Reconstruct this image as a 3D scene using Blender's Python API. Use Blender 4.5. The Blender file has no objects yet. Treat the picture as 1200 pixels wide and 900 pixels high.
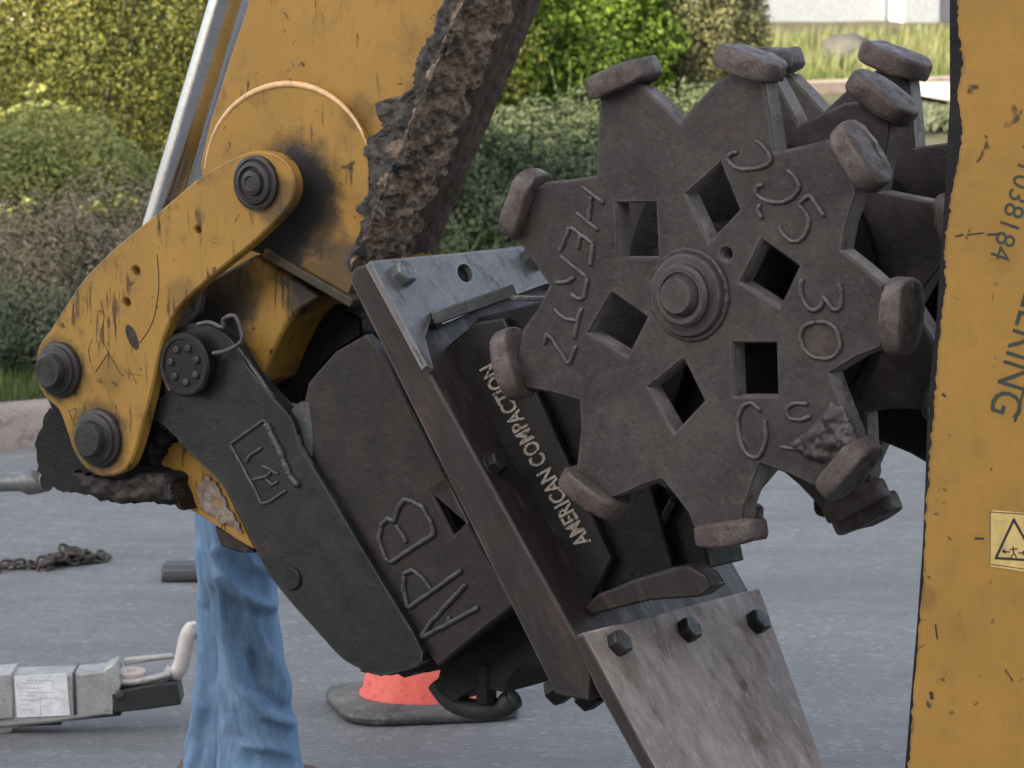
import bpy, bmesh, math, random
import numpy as np
from mathutils import Vector, Matrix, noise
from mathutils.geometry import tessellate_polygon

random.seed(7); rng = np.random.default_rng(7)
sc = bpy.context.scene
COL = sc.collection
R = math.radians

# ------------------------------------------------------------------ camera
F = 4640.0                       # focal length in pixels of the 1200 wide photograph
PITCH = math.atan(548 / F)
CAMZ = 1.6
cam = bpy.data.cameras.new('camera'); camo = bpy.data.objects.new('camera', cam); COL.objects.link(camo)
camo.location = (0, 0, CAMZ); camo.rotation_euler = (math.pi / 2 - PITCH, 0, 0)
cam.sensor_width = 36; cam.lens = 36 * F / 1200; cam.clip_start = 0.1; cam.clip_end = 2000
cam.dof.use_dof = True; cam.dof.focus_distance = 5.9; cam.dof.aperture_fstop = 17
sc.camera = camo
# ------------------------------------------------------------------ world + sun
ELEV = R(27); SUNDIR = Vector((0.64, 0.77, 0)).normalized()      # the light travels along the street
w = bpy.data.worlds.new('World'); sc.world = w; w.use_nodes = True
nt = w.node_tree; bg = nt.nodes['Background']
sky = nt.nodes.new('ShaderNodeTexSky'); sky.sky_type = 'NISHITA'; sky.sun_disc = False
sky.sun_elevation = ELEV; sky.sun_rotation = math.atan2(-SUNDIR.x, -SUNDIR.y)
sky.air_density = 1.0; sky.dust_density = 3.5; sky.ozone_density = 1.0
hsv = nt.nodes.new('ShaderNodeHueSaturation'); hsv.inputs['Saturation'].default_value = 0.55      # thin high haze
nt.links.new(sky.outputs[0], hsv.inputs['Color']); nt.links.new(hsv.outputs[0], bg.inputs[0]); bg.inputs[1].default_value = 0.15
sun = bpy.data.lights.new('sun', 'SUN'); suno = bpy.data.objects.new('sun', sun); COL.objects.link(suno)
sun.energy = 5.0; sun.angle = R(0.6); sun.color = (1.0, 0.86, 0.62)
sd = Vector((SUNDIR.x * math.cos(ELEV), SUNDIR.y * math.cos(ELEV), -math.sin(ELEV)))
suno.rotation_euler = sd.to_track_quat('-Z', 'Y').to_euler(); suno.location = (-10, -6, 20)
sc.view_settings.view_transform = 'Standard'; sc.view_settings.look = 'None'
sc.view_settings.exposure = 1.7; sc.view_settings.gamma = 1.0
sc.view_settings.use_curve_mapping = False
sc.render.engine = 'CYCLES'; sc.cycles.max_bounces = 6; sc.cycles.use_denoising = True
sc.render.resolution_x = 1024; sc.render.resolution_y = 768

# ------------------------------------------------------------------ rays and planes
cp, sp = math.cos(PITCH), math.sin(PITCH)
def ray(px, py):
    x = (px - 600) / F; y = -(py - 450) / F
    return Vector((x, cp + y * sp, -sp + y * cp))
CAM = Vector((0, 0, CAMZ))
def onY(px, py, Y):
    d = ray(px, py); return CAM + d * (Y / d.y)
def onZ(px, py, z=0.0):
    d = ray(px, py); return CAM + d * ((z - CAMZ) / d.z)
TH = R(36)                                        # yaw of the machine's pin axis
S = 0.903
AX = Vector((math.sin(TH), math.cos(TH), 0)); U = Vector((math.cos(TH), -math.sin(TH), 0)); V = Vector((0, 0, 1))
HUB = onY(808, 345, 5.6)
PXM = 828.0
def T(px, py, t):
    d = ray(px, py); k = ((HUB - CAM).dot(AX) + t * S) / d.dot(AX)
    return CAM + d * k
def uv(px, py, t):
    p = T(px, py, t) - HUB; return (p.dot(U), p.z)
def W(u, v, t):
    return HUB + U * u + V * v + AX * (t * S)

# ------------------------------------------------------------------ materials
MATS = {}
def nodes(name):
    m = bpy.data.materials.new(name); m.use_nodes = True; t = m.node_tree
    MATS[name] = m
    return m, t, t.nodes['Principled BSDF'], t.nodes['Material Output']
def ramp(t, fac, a, b, ca=None, cb=None):
    r = t.nodes.new('ShaderNodeValToRGB'); e = r.color_ramp.elements
    e[0].position = a; e[1].position = b
    if ca is not None: e[0].color = (*ca, 1); e[1].color = (*cb, 1)
    t.links.new(fac, r.inputs[0]); return r.outputs[0]
def tnoise(t, vec, scale, detail=6, rough=0.6, dist=0.0):
    n = t.nodes.new('ShaderNodeTexNoise'); n.inputs['Scale'].default_value = scale
    n.inputs['Detail'].default_value = detail; n.inputs['Roughness'].default_value = rough
    n.inputs['Distortion'].default_value = dist
    t.links.new(vec, n.inputs['Vector']); return n.outputs['Fac']
def mix(t, fac, a, b):
    n = t.nodes.new('ShaderNodeMix'); n.data_type = 'RGBA'
    for sock, val in ((n.inputs[0], fac), (n.inputs[6], a), (n.inputs[7], b)):
        if isinstance(val, (tuple, list)): sock.default_value = (*val, 1)
        elif isinstance(val, (int, float)): sock.default_value = val
        else: t.links.new(val, sock)
    return n.outputs[2]
def math_(t, op, a, b=None):
    n = t.nodes.new('ShaderNodeMath'); n.operation = op; n.use_clamp = op in ('MULTIPLY', 'MAXIMUM', 'ADD')
    for i, val in enumerate((a, b)):
        if val is None: continue
        if isinstance(val, (int, float)): n.inputs[i].default_value = val
        else: t.links.new(val, n.inputs[i])
    return n.outputs[0]
def coords(t, scale=(1, 1, 1), rot=(0, 0, 0), kind='Object'):
    c = t.nodes.new('ShaderNodeTexCoord'); mp = t.nodes.new('ShaderNodeMapping')
    mp.inputs['Scale'].default_value = scale; mp.inputs['Rotation'].default_value = rot
    t.links.new(c.outputs[kind], mp.inputs[0]); return mp.outputs[0]
def bump(t, bsdf, h, strength=0.3, dist=0.005):
    b = t.nodes.new('ShaderNodeBump'); b.inputs['Strength'].default_value = strength
    b.inputs['Distance'].default_value = dist
    t.links.new(h, b.inputs['Height']); t.links.new(b.outputs[0], bsdf.inputs['Normal'])
def surf(name, c1, c2, scale=12, rough=0.6, metal=0.0, c3=None, thr=(0.55, 0.68), scale3=40, bmp=0.35, bd=0.003, rvar=0.15, spec=0.5, edge=None, along=None, pull=7, grime=0.45, crust=0.0, dust=(0.12, 0.10, 0.088)):
    """layered worn surface: two tones, patches, broad grime, pits, optional bare edges and streaks along a direction"""
    m, t, b, o = nodes(name)
    if along is not None:
        c_ = t.nodes.new('ShaderNodeTexCoord'); mp = t.nodes.new('ShaderNodeMapping'); mp.vector_type = 'TEXTURE'
        mp.inputs['Rotation'].default_value = Vector(along).to_track_quat('Z', 'Y').to_euler(); mp.inputs['Scale'].default_value = (1, 1, pull)
        t.links.new(c_.outputs['Object'], mp.inputs[0]); v = mp.outputs[0]
    else: v = coords(t)
    n1 = tnoise(t, v, scale, 8, 0.65); n2 = tnoise(t, v, scale3, 6, 0.7); n0 = tnoise(t, v, scale * .35, 4, 0.6, .5); n4 = tnoise(t, v, scale3 * 4.5, 4, 0.7)
    c = mix(t, ramp(t, n1, 0.36, 0.64), c1, c2)
    if c3 is not None: c = mix(t, ramp(t, n2, *thr), c, c3)
    c = mix(t, math_(t, 'MULTIPLY', ramp(t, n0, 0.38, 0.68), grime), c, tuple(x * .45 for x in c1))
    c = mix(t, math_(t, 'MULTIPLY', ramp(t, n4, 0.55, 0.72), .35), c, tuple(min(1, x * 1.7) for x in c2))
    c = mix(t, math_(t, 'MULTIPLY', ramp(t, n4, 0.30, 0.42, (1, 1, 1), (0, 0, 0)), .5), c, tuple(x * .4 for x in c1))
    if crust:
        n5 = tnoise(t, v, scale3 * .8, 10, 0.78, 1.2); n6 = tnoise(t, v, scale * .8, 5, 0.6)
        k5 = math_(t, 'MULTIPLY', ramp(t, n5, 0.47, 0.60), ramp(t, n6, 0.35, 0.6))
        c = mix(t, math_(t, 'MULTIPLY', k5, crust), c, tuple(x * .38 for x in c1))
        k6 = math_(t, 'MULTIPLY', ramp(t, n5, 0.33, 0.42, (1, 1, 1), (0, 0, 0)), ramp(t, n6, 0.45, 0.65, (1, 1, 1), (0, 0, 0)))
        c = mix(t, math_(t, 'MULTIPLY', k6, crust), c, dust)
    if edge:
        be = t.nodes.new('ShaderNodeBevel'); be.samples = 4; be.inputs[0].default_value = 0.007
        ge = t.nodes.new('ShaderNodeNewGeometry'); dp = t.nodes.new('ShaderNodeVectorMath'); dp.operation = 'DOT_PRODUCT'
        t.links.new(be.outputs[0], dp.inputs[0]); t.links.new(ge.outputs['Normal'], dp.inputs[1])
        e = ramp(t, dp.outputs['Value'], 0.80, 0.985, (1, 1, 1), (0, 0, 0))
        e = math_(t, 'MULTIPLY', e, ramp(t, n2, 0.32, 0.6))
        c = mix(t, math_(t, 'MULTIPLY', e, edge[1]), c, edge[0])
    t.links.new(c, b.inputs['Base Color'])
    b.inputs['Metallic'].default_value = metal
    mr = t.nodes.new('ShaderNodeMapRange'); t.links.new(n2, mr.inputs[0])
    mr.inputs[1].default_value = 0.3; mr.inputs[2].default_value = 0.7
    mr.inputs[3].default_value = max(0.05, rough - rvar); mr.inputs[4].default_value = min(1, rough + rvar)
    t.links.new(mr.outputs[0], b.inputs['Roughness'])
    b.inputs['Specular IOR Level'].default_value = spec
    hh = math_(t, 'ADD', math_(t, 'MULTIPLY', n2, 0.5), math_(t, 'ADD', math_(t, 'MULTIPLY', n1, 0.3), math_(t, 'MULTIPLY', n4, 0.2)))
    bump(t, b, hh, bmp, bd)
    return m
def yellow(name, base=(0.365, 0.200, 0.040), stains=(), wear=0.62, film=0.55):
    """machine paint: sun-bleached tone changes, hairline scratches, grime flecks; stains = grease around given points"""
    m, t, b, o = nodes(name)
    v = coords(t)
    big = tnoise(t, v, 5, 5, 0.6)
    c = mix(t, ramp(t, big, 0.3, 0.7), base, tuple(x * 0.80 for x in base))
    fine = tnoise(t, v, 60, 6, 0.7)
    c = mix(t, math_(t, 'MULTIPLY', ramp(t, fine, 0.5, 0.75), 0.3), c, tuple(x * 0.55 for x in base))
    # drips and scrapes in two directions
    for rot, th in (((0.2, 0.4, 0.3), wear), ((0.9, -0.5, 1.2), wear + 0.02)):
        s = tnoise(t, coords(t, (70, 70, 9), rot), 1.0, 4, 0.6, 0.4)
        gate = ramp(t, tnoise(t, v, 11, 3, 0.6), 0.46, 0.58)
        c = mix(t, math_(t, 'MULTIPLY', math_(t, 'MULTIPLY', ramp(t, s, th, th + 0.05), gate), 0.85), c, (0.035, 0.022, 0.014))
    fl = tnoise(t, v, 38, 3, 0.5, 0.8)
    c = mix(t, math_(t, 'MULTIPLY', ramp(t, fl, 0.66, 0.71), 0.85), c, (0.03, 0.02, 0.015))
    sm_ = tnoise(t, v, 17, 7, 0.72, 0.3)                       # smeared brown film
    c = mix(t, math_(t, 'MULTIPLY', ramp(t, sm_, 0.52, 0.74), film), c, (0.10, 0.058, 0.026))
    be = t.nodes.new('ShaderNodeBevel'); be.samples = 4; be.inputs[0].default_value = 0.008
    ge = t.nodes.new('ShaderNodeNewGeometry'); dp = t.nodes.new('ShaderNodeVectorMath'); dp.operation = 'DOT_PRODUCT'
    t.links.new(be.outputs[0], dp.inputs[0]); t.links.new(ge.outputs['Normal'], dp.inputs[1])
    e = math_(t, 'MULTIPLY', ramp(t, dp.outputs['Value'], 0.82, 0.985, (1, 1, 1), (0, 0, 0)), ramp(t, sm_, 0.38, 0.6))
    c = mix(t, math_(t, 'MULTIPLY', e, .8), c, (0.055, 0.035, 0.022))
    for (p, r, k) in stains:
        d = t.nodes.new('ShaderNodeVectorMath'); d.operation = 'DISTANCE'
        tc = t.nodes.new('ShaderNodeTexCoord'); t.links.new(tc.outputs['Object'], d.inputs[0]); d.inputs[1].default_value = p
        f = math_(t, 'DIVIDE', d.outputs['Value'], r)
        f = math_(t, 'SUBTRACT', f, math_(t, 'MULTIPLY', tnoise(t, v, 30, 6, 0.7), 0.9))
        c = mix(t, math_(t, 'MULTIPLY', ramp(t, f, 0.25, 0.75, (1, 1, 1), (0, 0, 0)), k), c, (0.022, 0.019, 0.017))
    t.links.new(c, b.inputs['Base Color']); b.inputs['Roughness'].default_value = 0.55
    b.inputs['Specular IOR Level'].default_value = 0.35
    bump(t, b, math_(t, 'ADD', math_(t, 'MULTIPLY', fine, 0.5), math_(t, 'MULTIPLY', fl, 0.5)), 0.25, 0.002)
    return m
def plain(name, c, rough=0.6, metal=0.0):
    m, t, b, o = nodes(name)
    n = tnoise(t, coords(t), 50, 5, 0.7)
    t.links.new(mix(t, ramp(t, n, 0.35, 0.65), c, tuple(x * 0.7 for x in c)), b.inputs['Base Color'])
    b.inputs['Roughness'].default_value = rough; b.inputs['Metallic'].default_value = metal
    bump(t, b, n, 0.15, 0.001)
    return m
def leafmat(name, ca, cb, trans=0.35, rough=0.5):
    m, t, b, o = nodes(name)
    at = t.nodes.new('ShaderNodeAttribute'); at.attribute_name = 'tint'
    c = mix(t, at.outputs['Fac'], ca, cb)
    t.links.new(c, b.inputs['Base Color']); b.inputs['Roughness'].default_value = rough
    b.inputs['Specular IOR Level'].default_value = 0.3
    tr = t.nodes.new('ShaderNodeBsdfTranslucent'); t.links.new(c, tr.inputs[0])
    ms = t.nodes.new('ShaderNodeMixShader'); ms.inputs[0].default_value = trans
    t.links.new(b.outputs[0], ms.inputs[1]); t.links.new(tr.outputs[0], ms.inputs[2])
    t.links.new(ms.outputs[0], o.inputs[0])
    return m

DV = (T(672, 742, .04) - T(432, 308, .04)).normalized()
BARE = (0.22, 0.205, 0.195)
surf('wheel_steel', (0.036, 0.029, 0.027), (0.068, 0.056, 0.052), 8, 0.52, 0.25, (0.098, 0.062, 0.048), (0.56, 0.74), 24, 0.7, 0.004, edge=(BARE, .65), spec=.45, crust=.6, rvar=.22)
surf('rim_worn_skylit', (0.13, 0.112, 0.102), (0.24, 0.215, 0.20), 14, 0.6, 0.2, (0.07, 0.048, 0.04), (0.52, 0.68), 30, 0.5, 0.003, spec=.4)
surf('pad_steel', (0.076, 0.056, 0.049), (0.140, 0.112, 0.102), 18, 0.55, 0.2, (0.070, 0.032, 0.022), (0.50, 0.66), 50, 0.9, 0.005, edge=((.22, .19, .18), .4), spec=.45, crust=.5, dust=(.2, .175, .165), rvar=.2)
surf('dark_steel', (0.0096, 0.0090, 0.0090), (0.0180, 0.0162, 0.0156), 10, 0.5, 0.2, (0.0312, 0.0216, 0.0192), (0.60, 0.75), 40, 0.5, 0.003, edge=((0.0720, 0.0660, 0.0630), .4), spec=.35)
surf('plate_brown', (0.0230, 0.0175, 0.0160), (0.0420, 0.0310, 0.0280), 9, 0.5, 0.25, (0.075, 0.044, 0.036), (0.54, 0.68), 30, 0.7, 0.004, edge=(BARE, .65), along=DV, pull=3.5, spec=.45, crust=.6, dust=(.09, .075, .068), rvar=.2)
surf('plate_worn', (0.125, 0.123, 0.122), (0.20, 0.196, 0.194), 20, 0.42, 0.35, (0.050, 0.042, 0.038), (0.56, 0.68), 34, 0.55, 0.002, rvar=0.15, edge=((.42, .41, .40), .6), along=DV, pull=1.6, crust=.4, dust=(.30, .29, .28))
surf('scraper_steel', (0.235, 0.188, 0.168), (0.36, 0.298, 0.272), 26, 0.75, 0.05, (0.135, 0.085, 0.060), (0.57, 0.72), 15, 1.0, 0.006, edge=((.40, .36, .34), .5), along=DV, pull=2.2, spec=.25, grime=.5, crust=.4, dust=(.44, .40, .38))
surf('ear_red', (0.0200, 0.0130, 0.0125), (0.0360, 0.0215, 0.0195), 7, 0.5, 0.15, (0.013, 0.0120, 0.0120), (0.46, 0.64), 18, 0.7, 0.004, edge=((.14, .12, .11), .65), spec=.45, grime=.5, crust=.6, dust=(.065, .05, .044), rvar=.2)
surf('coupler_green', (0.0075, 0.0085, 0.0088), (0.0150, 0.0162, 0.0160), 6, 0.48, 0.15, (0.032, 0.024, 0.020), (0.50, 0.70), 18, 0.7, 0.004, edge=((.13, .125, .12), .65), spec=.45, grime=.5, crust=.6, dust=(.05, .044, .038), rvar=.2)
surf('weld', (0.0638, 0.0561, 0.0527), (0.1105, 0.0978, 0.0918), 60, 0.5, 0.3, None, bmp=0.5)
surf('weld_dark', (0.0440, 0.0440, 0.0440), (0.0858, 0.0858, 0.0836), 60, 0.5, 0.3, None, bmp=0.5)
surf('grease', (0.006, 0.0055, 0.0055), (0.014, 0.0125, 0.012), 18, 0.55, 0.0, (0.03, 0.024, 0.02), (0.60, 0.74), 50, 0.8, 0.005, spec=.25)
surf('greasy_brown', (0.022, 0.016, 0.015), (0.055, 0.040, 0.035), 16, 0.6, 0.05, (0.012, 0.010, 0.0095), (0.5, 0.62), 40, 0.8, 0.006, spec=.3)
surf('pin_steel', (0.026, 0.023, 0.022), (0.050, 0.045, 0.043), 22, 0.5, 0.25, (0.014, 0.012, 0.011), (0.5, 0.65), 50, 0.6, 0.003, edge=((.14, .125, .115), .5), spec=.4)
surf('mud', (0.1249, 0.0885, 0.0657), (0.4058, 0.2982, 0.2212), 26, 0.95, 0.0, (0.1041, 0.0827, 0.0639), (0.50, 0.62), 30, 1.0, 0.010, spec=0.1)
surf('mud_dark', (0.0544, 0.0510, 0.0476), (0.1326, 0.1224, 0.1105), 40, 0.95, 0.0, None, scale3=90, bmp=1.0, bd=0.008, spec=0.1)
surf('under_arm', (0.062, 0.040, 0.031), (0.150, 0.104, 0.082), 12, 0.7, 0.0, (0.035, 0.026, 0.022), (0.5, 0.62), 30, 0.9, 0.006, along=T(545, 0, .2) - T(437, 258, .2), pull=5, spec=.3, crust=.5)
surf('chrome', (0.60, 0.61, 0.63), (0.72, 0.73, 0.75), 8, 0.24, 1.0, None, bmp=0.03, rvar=0.06, grime=.15)
surf('rust_flake', (0.34, 0.29, 0.25), (0.10, 0.062, 0.045), 60, 0.85, 0.0, (0.30, 0.155, 0.035), (0.56, 0.62), 40, 0.9, 0.005)
plain('black_rubber', (0.02, 0.02, 0.021), 0.65)
plain('ink_green', (0.030, 0.045, 0.028), 0.6)
plain('sticker_yellow', (0.62, 0.45, 0.16), 0.5)
plain('ink_black', (0.02, 0.018, 0.016), 0.6)
surf('stencil', (0.34, 0.29, 0.235), (0.24, 0.20, 0.165), 60, 0.75, 0.0, (0.025, 0.022, 0.021), (0.54, 0.60), 120, 0.3, 0.001, grime=.2)
plain('rim_highlight_tone', (0.80, 0.50, 0.24), 0.5)  # painted highlight for the boss rim

# ------------------------------------------------------------------ mesh builder
class MB:
    def __init__(s): s.v = []; s.f = []; s.nobevel = False
    def add(s, vs, fs):
        o = len(s.v); s.v += [Vector(p) for p in vs]; s.f += [tuple(i + o for i in f) for f in fs]; return s
    def tri_prism(s, front, back, tris, loops):
        n = len(front); s_o = len(s.v)
        s.v += front + back
        for a, b, c in tris:
            s.f.append((s_o + a, s_o + b, s_o + c)); s.f.append((s_o + n + c, s_o + n + b, s_o + n + a))
        for lp in loops:
            for i in range(len(lp)):
                a, b = lp[i], lp[(i + 1) % len(lp)]
                s.f.append((s_o + a, s_o + n + a, s_o + n + b, s_o + b))
        return s
    def slab_uv(s, outer, t0, t1, holes=(), ch=.003):
        if holes:
            # perforated plate: chamfered front edge built by hand
            s.nobevel = True
            L0 = [list(outer)] + [list(h) for h in holes]; L1 = [inset(l, ch, k > 0) for k, l in enumerate(L0)]
            tess = tessellate_polygon([[Vector((p[0], p[1], 0)) for p in l] for l in L1]); fl = [p for l in L1 for p in l]
            fo = [p for l in L0 for p in l]; n = len(fl); o = len(s.v)
            s.v += [W(*p, t0) for p in fl] + [W(*p, t0) + AX * ch for p in fo] + [W(*p, t1) for p in fo]
            s.f += [tuple(o + i for i in t) for t in tess]
            tb_ = tessellate_polygon([[Vector((p[0], p[1], 0)) for p in l] for l in L0])
            s.f += [tuple(o + 2 * n + i for i in reversed(t)) for t in tb_]
            k = 0
            for l in L0:
                for i in range(len(l)):
                    a, b = o + k + i, o + k + (i + 1) % len(l)
                    s.f += [(a, b, b + n, a + n), (a + n, b + n, b + 2 * n, a + 2 * n)]
                k += len(l)
            return s
        loops2 = [list(outer)] + [list(h) for h in holes]
        flat = [p for l in loops2 for p in l]
        tess = tessellate_polygon([[Vector((p[0], p[1], 0)) for p in l] for l in loops2])
        front = [W(p[0], p[1], t0) for p in flat]; back = [W(p[0], p[1], t1) for p in flat]
        loops = []; k = 0
        for l in loops2: loops.append(list(range(k, k + len(l)))); k += len(l)
        return s.tri_prism(front, back, tess, loops)
    def slab(s, pts, t0, t1, holes=(), rough=0.0, sub=0, seed=0):
        o = [uv(p[0], p[1], t0) for p in pts]
        if sub: o = ragged(o, sub, rough, seed)
        hs = [[uv(p[0], p[1], t0) for p in h] for h in holes]
        return s.slab_uv(o, t0, t1, hs)
    def lathe(s, c, axis, prof, n=28):
        """prof: list of (offset along axis, radius)"""
        axis = Vector(axis).normalized(); q = axis.to_track_quat('Z', 'Y')
        ex, ey = q @ Vector((1, 0, 0)), q @ Vector((0, 1, 0)); o = len(s.v)
        for off, r in prof:
            for i in range(n):
                a = 2 * math.pi * i / n
                s.v.append(Vector(c) + axis * off + (ex * math.cos(a) + ey * math.sin(a)) * r)
        for j in range(len(prof) - 1):
            for i in range(n):
                k = (i + 1) % n
                s.f.append((o + j * n + i, o + j * n + k, o + (j + 1) * n + k, o + (j + 1) * n + i))
        s.f.append(tuple(o + i for i in reversed(range(n)))); s.f.append(tuple(o + (len(prof) - 1) * n + i for i in range(n)))
        return s
    def cyl(s, p0, p1, r0, r1=None, n=20):
        p0, p1 = Vector(p0), Vector(p1); d = p1 - p0
        return s.lathe(p0, d, [(0, r0), (d.length, r0 if r1 is None else r1)], n)
    def tube(s, pts, r, n=8, closed=False, squash=None):
        pts = [Vector(p) for p in pts]; m = len(pts); o = len(s.v); prev = None
        for i in range(m):
            if closed: tg = pts[(i + 1) % m] - pts[i - 1]
            else: tg = pts[min(i + 1, m - 1)] - pts[max(i - 1, 0)]
            tg.normalize()
            if prev is None:
                ref = Vector((0, 0, 1)) if abs(tg.z) < 0.9 else Vector((1, 0, 0)); x = tg.cross(ref).normalized()
            else: x = (prev - tg * prev.dot(tg)).normalized()
            prev = x; y = tg.cross(x); rr = r[i] if isinstance(r, (list, tuple)) else r
            for k in range(n):
                a = 2 * math.pi * k / n; s.v.append(pts[i] + (x * math.cos(a) + y * math.sin(a)) * rr)
        for i in range(m if closed else m - 1):
            for k in range(n):
                a, b = i * n, ((i + 1) % m) * n; k2 = (k + 1) % n
                s.f.append((o + a + k, o + a + k2, o + b + k2, o + b + k))
        if not closed:
            s.f.append(tuple(o + k for k in reversed(range(n)))); s.f.append(tuple(o + (m - 1) * n + k for k in range(n)))
        return s
    def box(s, c, ex, ey, ez, hx, hy, hz):
        c = Vector(c); vs = []
        for sx in (-1, 1):
            for sy in (-1, 1):
                for sz in (-1, 1): vs.append(c + ex * hx * sx + ey * hy * sy + ez * hz * sz)
        return s.add(vs, [(0, 1, 3, 2), (4, 6, 7, 5), (0, 4, 5, 1), (2, 3, 7, 6), (0, 2, 6, 4), (1, 5, 7, 3)])
    def build(s, name, mat, parent=None, smooth=30, bevel=0.0, seg=2, origin=None, sub=0):
        off = Vector(origin) if origin is not None else Vector((0, 0, 0))
        if parent is not None:
            r = parent
            while r.parent: r = r.parent
            off = Vector(r.location)
        me = bpy.data.meshes.new(name)
        me.from_pydata([tuple(p - off) for p in s.v], [], s.f)
        bm = bmesh.new(); bm.from_mesh(me); bmesh.ops.recalc_face_normals(bm, faces=bm.faces); bm.to_mesh(me); bm.free()
        if smooth: me.shade_smooth(); me.set_sharp_from_angle(angle=R(smooth))
        me.materials.append(MATS[mat])
        o = bpy.data.objects.new(name, me); COL.objects.link(o)
        if parent is not None: o.parent = parent
        elif origin is not None: o.location = off
        if bevel and not s.nobevel:
            md = o.modifiers.new('bevel', 'BEVEL'); md.width = bevel; md.segments = seg; md.limit_method = 'ANGLE'; md.angle_limit = R(35)
            md.harden_normals = False
        if sub:
            md = o.modifiers.new('subdivide', 'SUBSURF'); md.levels = sub; md.render_levels = sub
        return o
def inset(l, d, hole):
    n = len(l); area = sum(l[i - 1][0] * l[i][1] - l[i][0] * l[i - 1][1] for i in range(n)); sg = (1 if area > 0 else -1) * (-1 if hole else 1); out = []
    for i in range(n):
        a, b, c = l[i - 1], l[i], l[(i + 1) % n]
        e1 = Vector((b[0] - a[0], b[1] - a[1])).normalized(); e2 = Vector((c[0] - b[0], c[1] - b[1])).normalized()
        n1 = Vector((-e1.y, e1.x)) * sg; n2 = Vector((-e2.y, e2.x)) * sg; q = (n1 + n2) / max(.35, 1 + n1.dot(n2))
        out.append((b[0] + q.x * d, b[1] + q.y * d))
    return out
def ragged(o, sub, amp, seed):
    out = []; n = len(o)
    for i in range(n):
        a, b = o[i], o[(i + 1) % n]
        L = math.hypot(b[0] - a[0], b[1] - a[1]); k = max(1, int(L / sub))
        for j in range(k):
            f = j / k; x, y = a[0] + (b[0] - a[0]) * f, a[1] + (b[1] - a[1]) * f
            nx, ny = -(b[1] - a[1]) / L, (b[0] - a[0]) / L
            d = amp * (noise.fractal(Vector((x * 60 + seed, y * 60, seed)), 1.0, 2.0, 3))
            out.append((x + nx * d, y + ny * d))
    return out
def empty(name, loc, label, cat, group=None):
    o = bpy.data.objects.new(name, None); COL.objects.link(o); o.location = loc; o.empty_display_size = 0.1
    return tag(o, label, cat, group)
def tag(o, label, cat, group=None, kind=None):
    o['label'] = label; o['category'] = cat
    if group: o['group'] = group
    if kind: o['kind'] = kind
    return o
def struct(o): o['kind'] = 'structure'; return o
def circ(cx, cy, r, t, n=24):
    u0, v0 = uv(cx, cy, t); return [(u0 + r * math.cos(2 * math.pi * i / n), v0 + r * math.sin(2 * math.pi * i / n)) for i in range(n)]
def smoothline(pts, k=4):
    """Catmull-Rom through pixel points"""
    if len(pts) < 3: return pts
    P = [pts[0]] + list(pts) + [pts[-1]]; out = []
    for i in range(1, len(P) - 2):
        for j in range(k):
            t = j / k
            out.append(tuple(0.5 * (2 * P[i][c] + (P[i + 1][c] - P[i - 1][c]) * t + (2 * P[i - 1][c] - 5 * P[i][c] + 4 * P[i + 1][c] - P[i + 2][c]) * t * t + (3 * P[i][c] - P[i - 1][c] - 3 * P[i + 1][c] + P[i + 2][c]) * t ** 3) for c in (0, 1)))
    return out + [pts[-1]]
def closed(pts, k=3):
    n = len(pts); out = []
    for i in range(n):
        a, b, c, d = pts[i - 1], pts[i], pts[(i + 1) % n], pts[(i + 2) % n]
        for j in range(k):
            t = j / k
            out.append(tuple(0.5 * (2 * b[q] + (c[q] - a[q]) * t + (2 * a[q] - 5 * b[q] + 4 * c[q] - d[q]) * t * t + (3 * b[q] - a[q] - 3 * c[q] + d[q]) * t ** 3) for q in (0, 1)))
    return out
def weld(strokes, t, r, name, mat, parent, org=(0, 0), sc_=1.0, curve=True):
    mb = MB()
    for st in strokes:
        pts = [(org[0] + p[0] / sc_, org[1] + p[1] / sc_) for p in st]
        if curve: pts = smoothline(pts, 4)
        q = []
        for a, b in zip(pts, pts[1:]):
            k = max(1, int(math.hypot(b[0] - a[0], b[1] - a[1]) / 1.5))
            q += [(a[0] + (b[0] - a[0]) * i / k, a[1] + (b[1] - a[1]) * i / k) for i in range(k)]
        q.append(pts[-1]); ph = random.uniform(0, 9)
        q = [(p[0] + .9 * noise.noise(Vector((p[0] * .13, p[1] * .13, ph))), p[1] + .9 * noise.noise(Vector((p[0] * .13, p[1] * .13, ph + 4)))) for p in q]
        mb.tube([T(p[0], p[1], t) for p in q], [r * (1.1 + .07 * math.sin(i * 1.9 + ph) + .2 * noise.noise(Vector((i * .17, ph, 0)))) * (.55 if i in (0, len(q) - 1) else 1) for i in range(len(q))], 7)
    return mb.build(name, mat, parent, smooth=80)
def text_mesh(body, bold=0.0):
    cu = bpy.data.curves.new('lettering', 'FONT'); cu.body = body; cu.extrude = 0.0; cu.resolution_u = 3; cu.offset = bold
    ob = bpy.data.objects.new('lettering', cu); COL.objects.link(ob)
    bpy.context.view_layer.update()
    me = bpy.data.meshes.new_from_object(ob.evaluated_get(bpy.context.evaluated_depsgraph_get()))
    vs = [(v.co.x, v.co.y) for v in me.vertices]; fs = [tuple(p.vertices) for p in me.polygons]
    bpy.data.objects.remove(ob); bpy.data.curves.remove(cu); bpy.data.meshes.remove(me)
    return vs, fs
def lettering(body, p0, p1, up, t, name, mat, parent, bold=0.0):
    """flat lettering on plane t: baseline from p0 to p1 (pixels), cap height vector 'up' in pixels"""
    vs, fs = text_mesh(body, bold); L = max(v[0] for v in vs); H = 0.72
    out = [T(p0[0] + (p1[0] - p0[0]) * x / L + up[0] * y / H, p0[1] + (p1[1] - p0[1]) * x / L + up[1] * y / H, t) for x, y in vs]
    return MB().add(out, fs).build(name, mat, parent, smooth=0)

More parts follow.
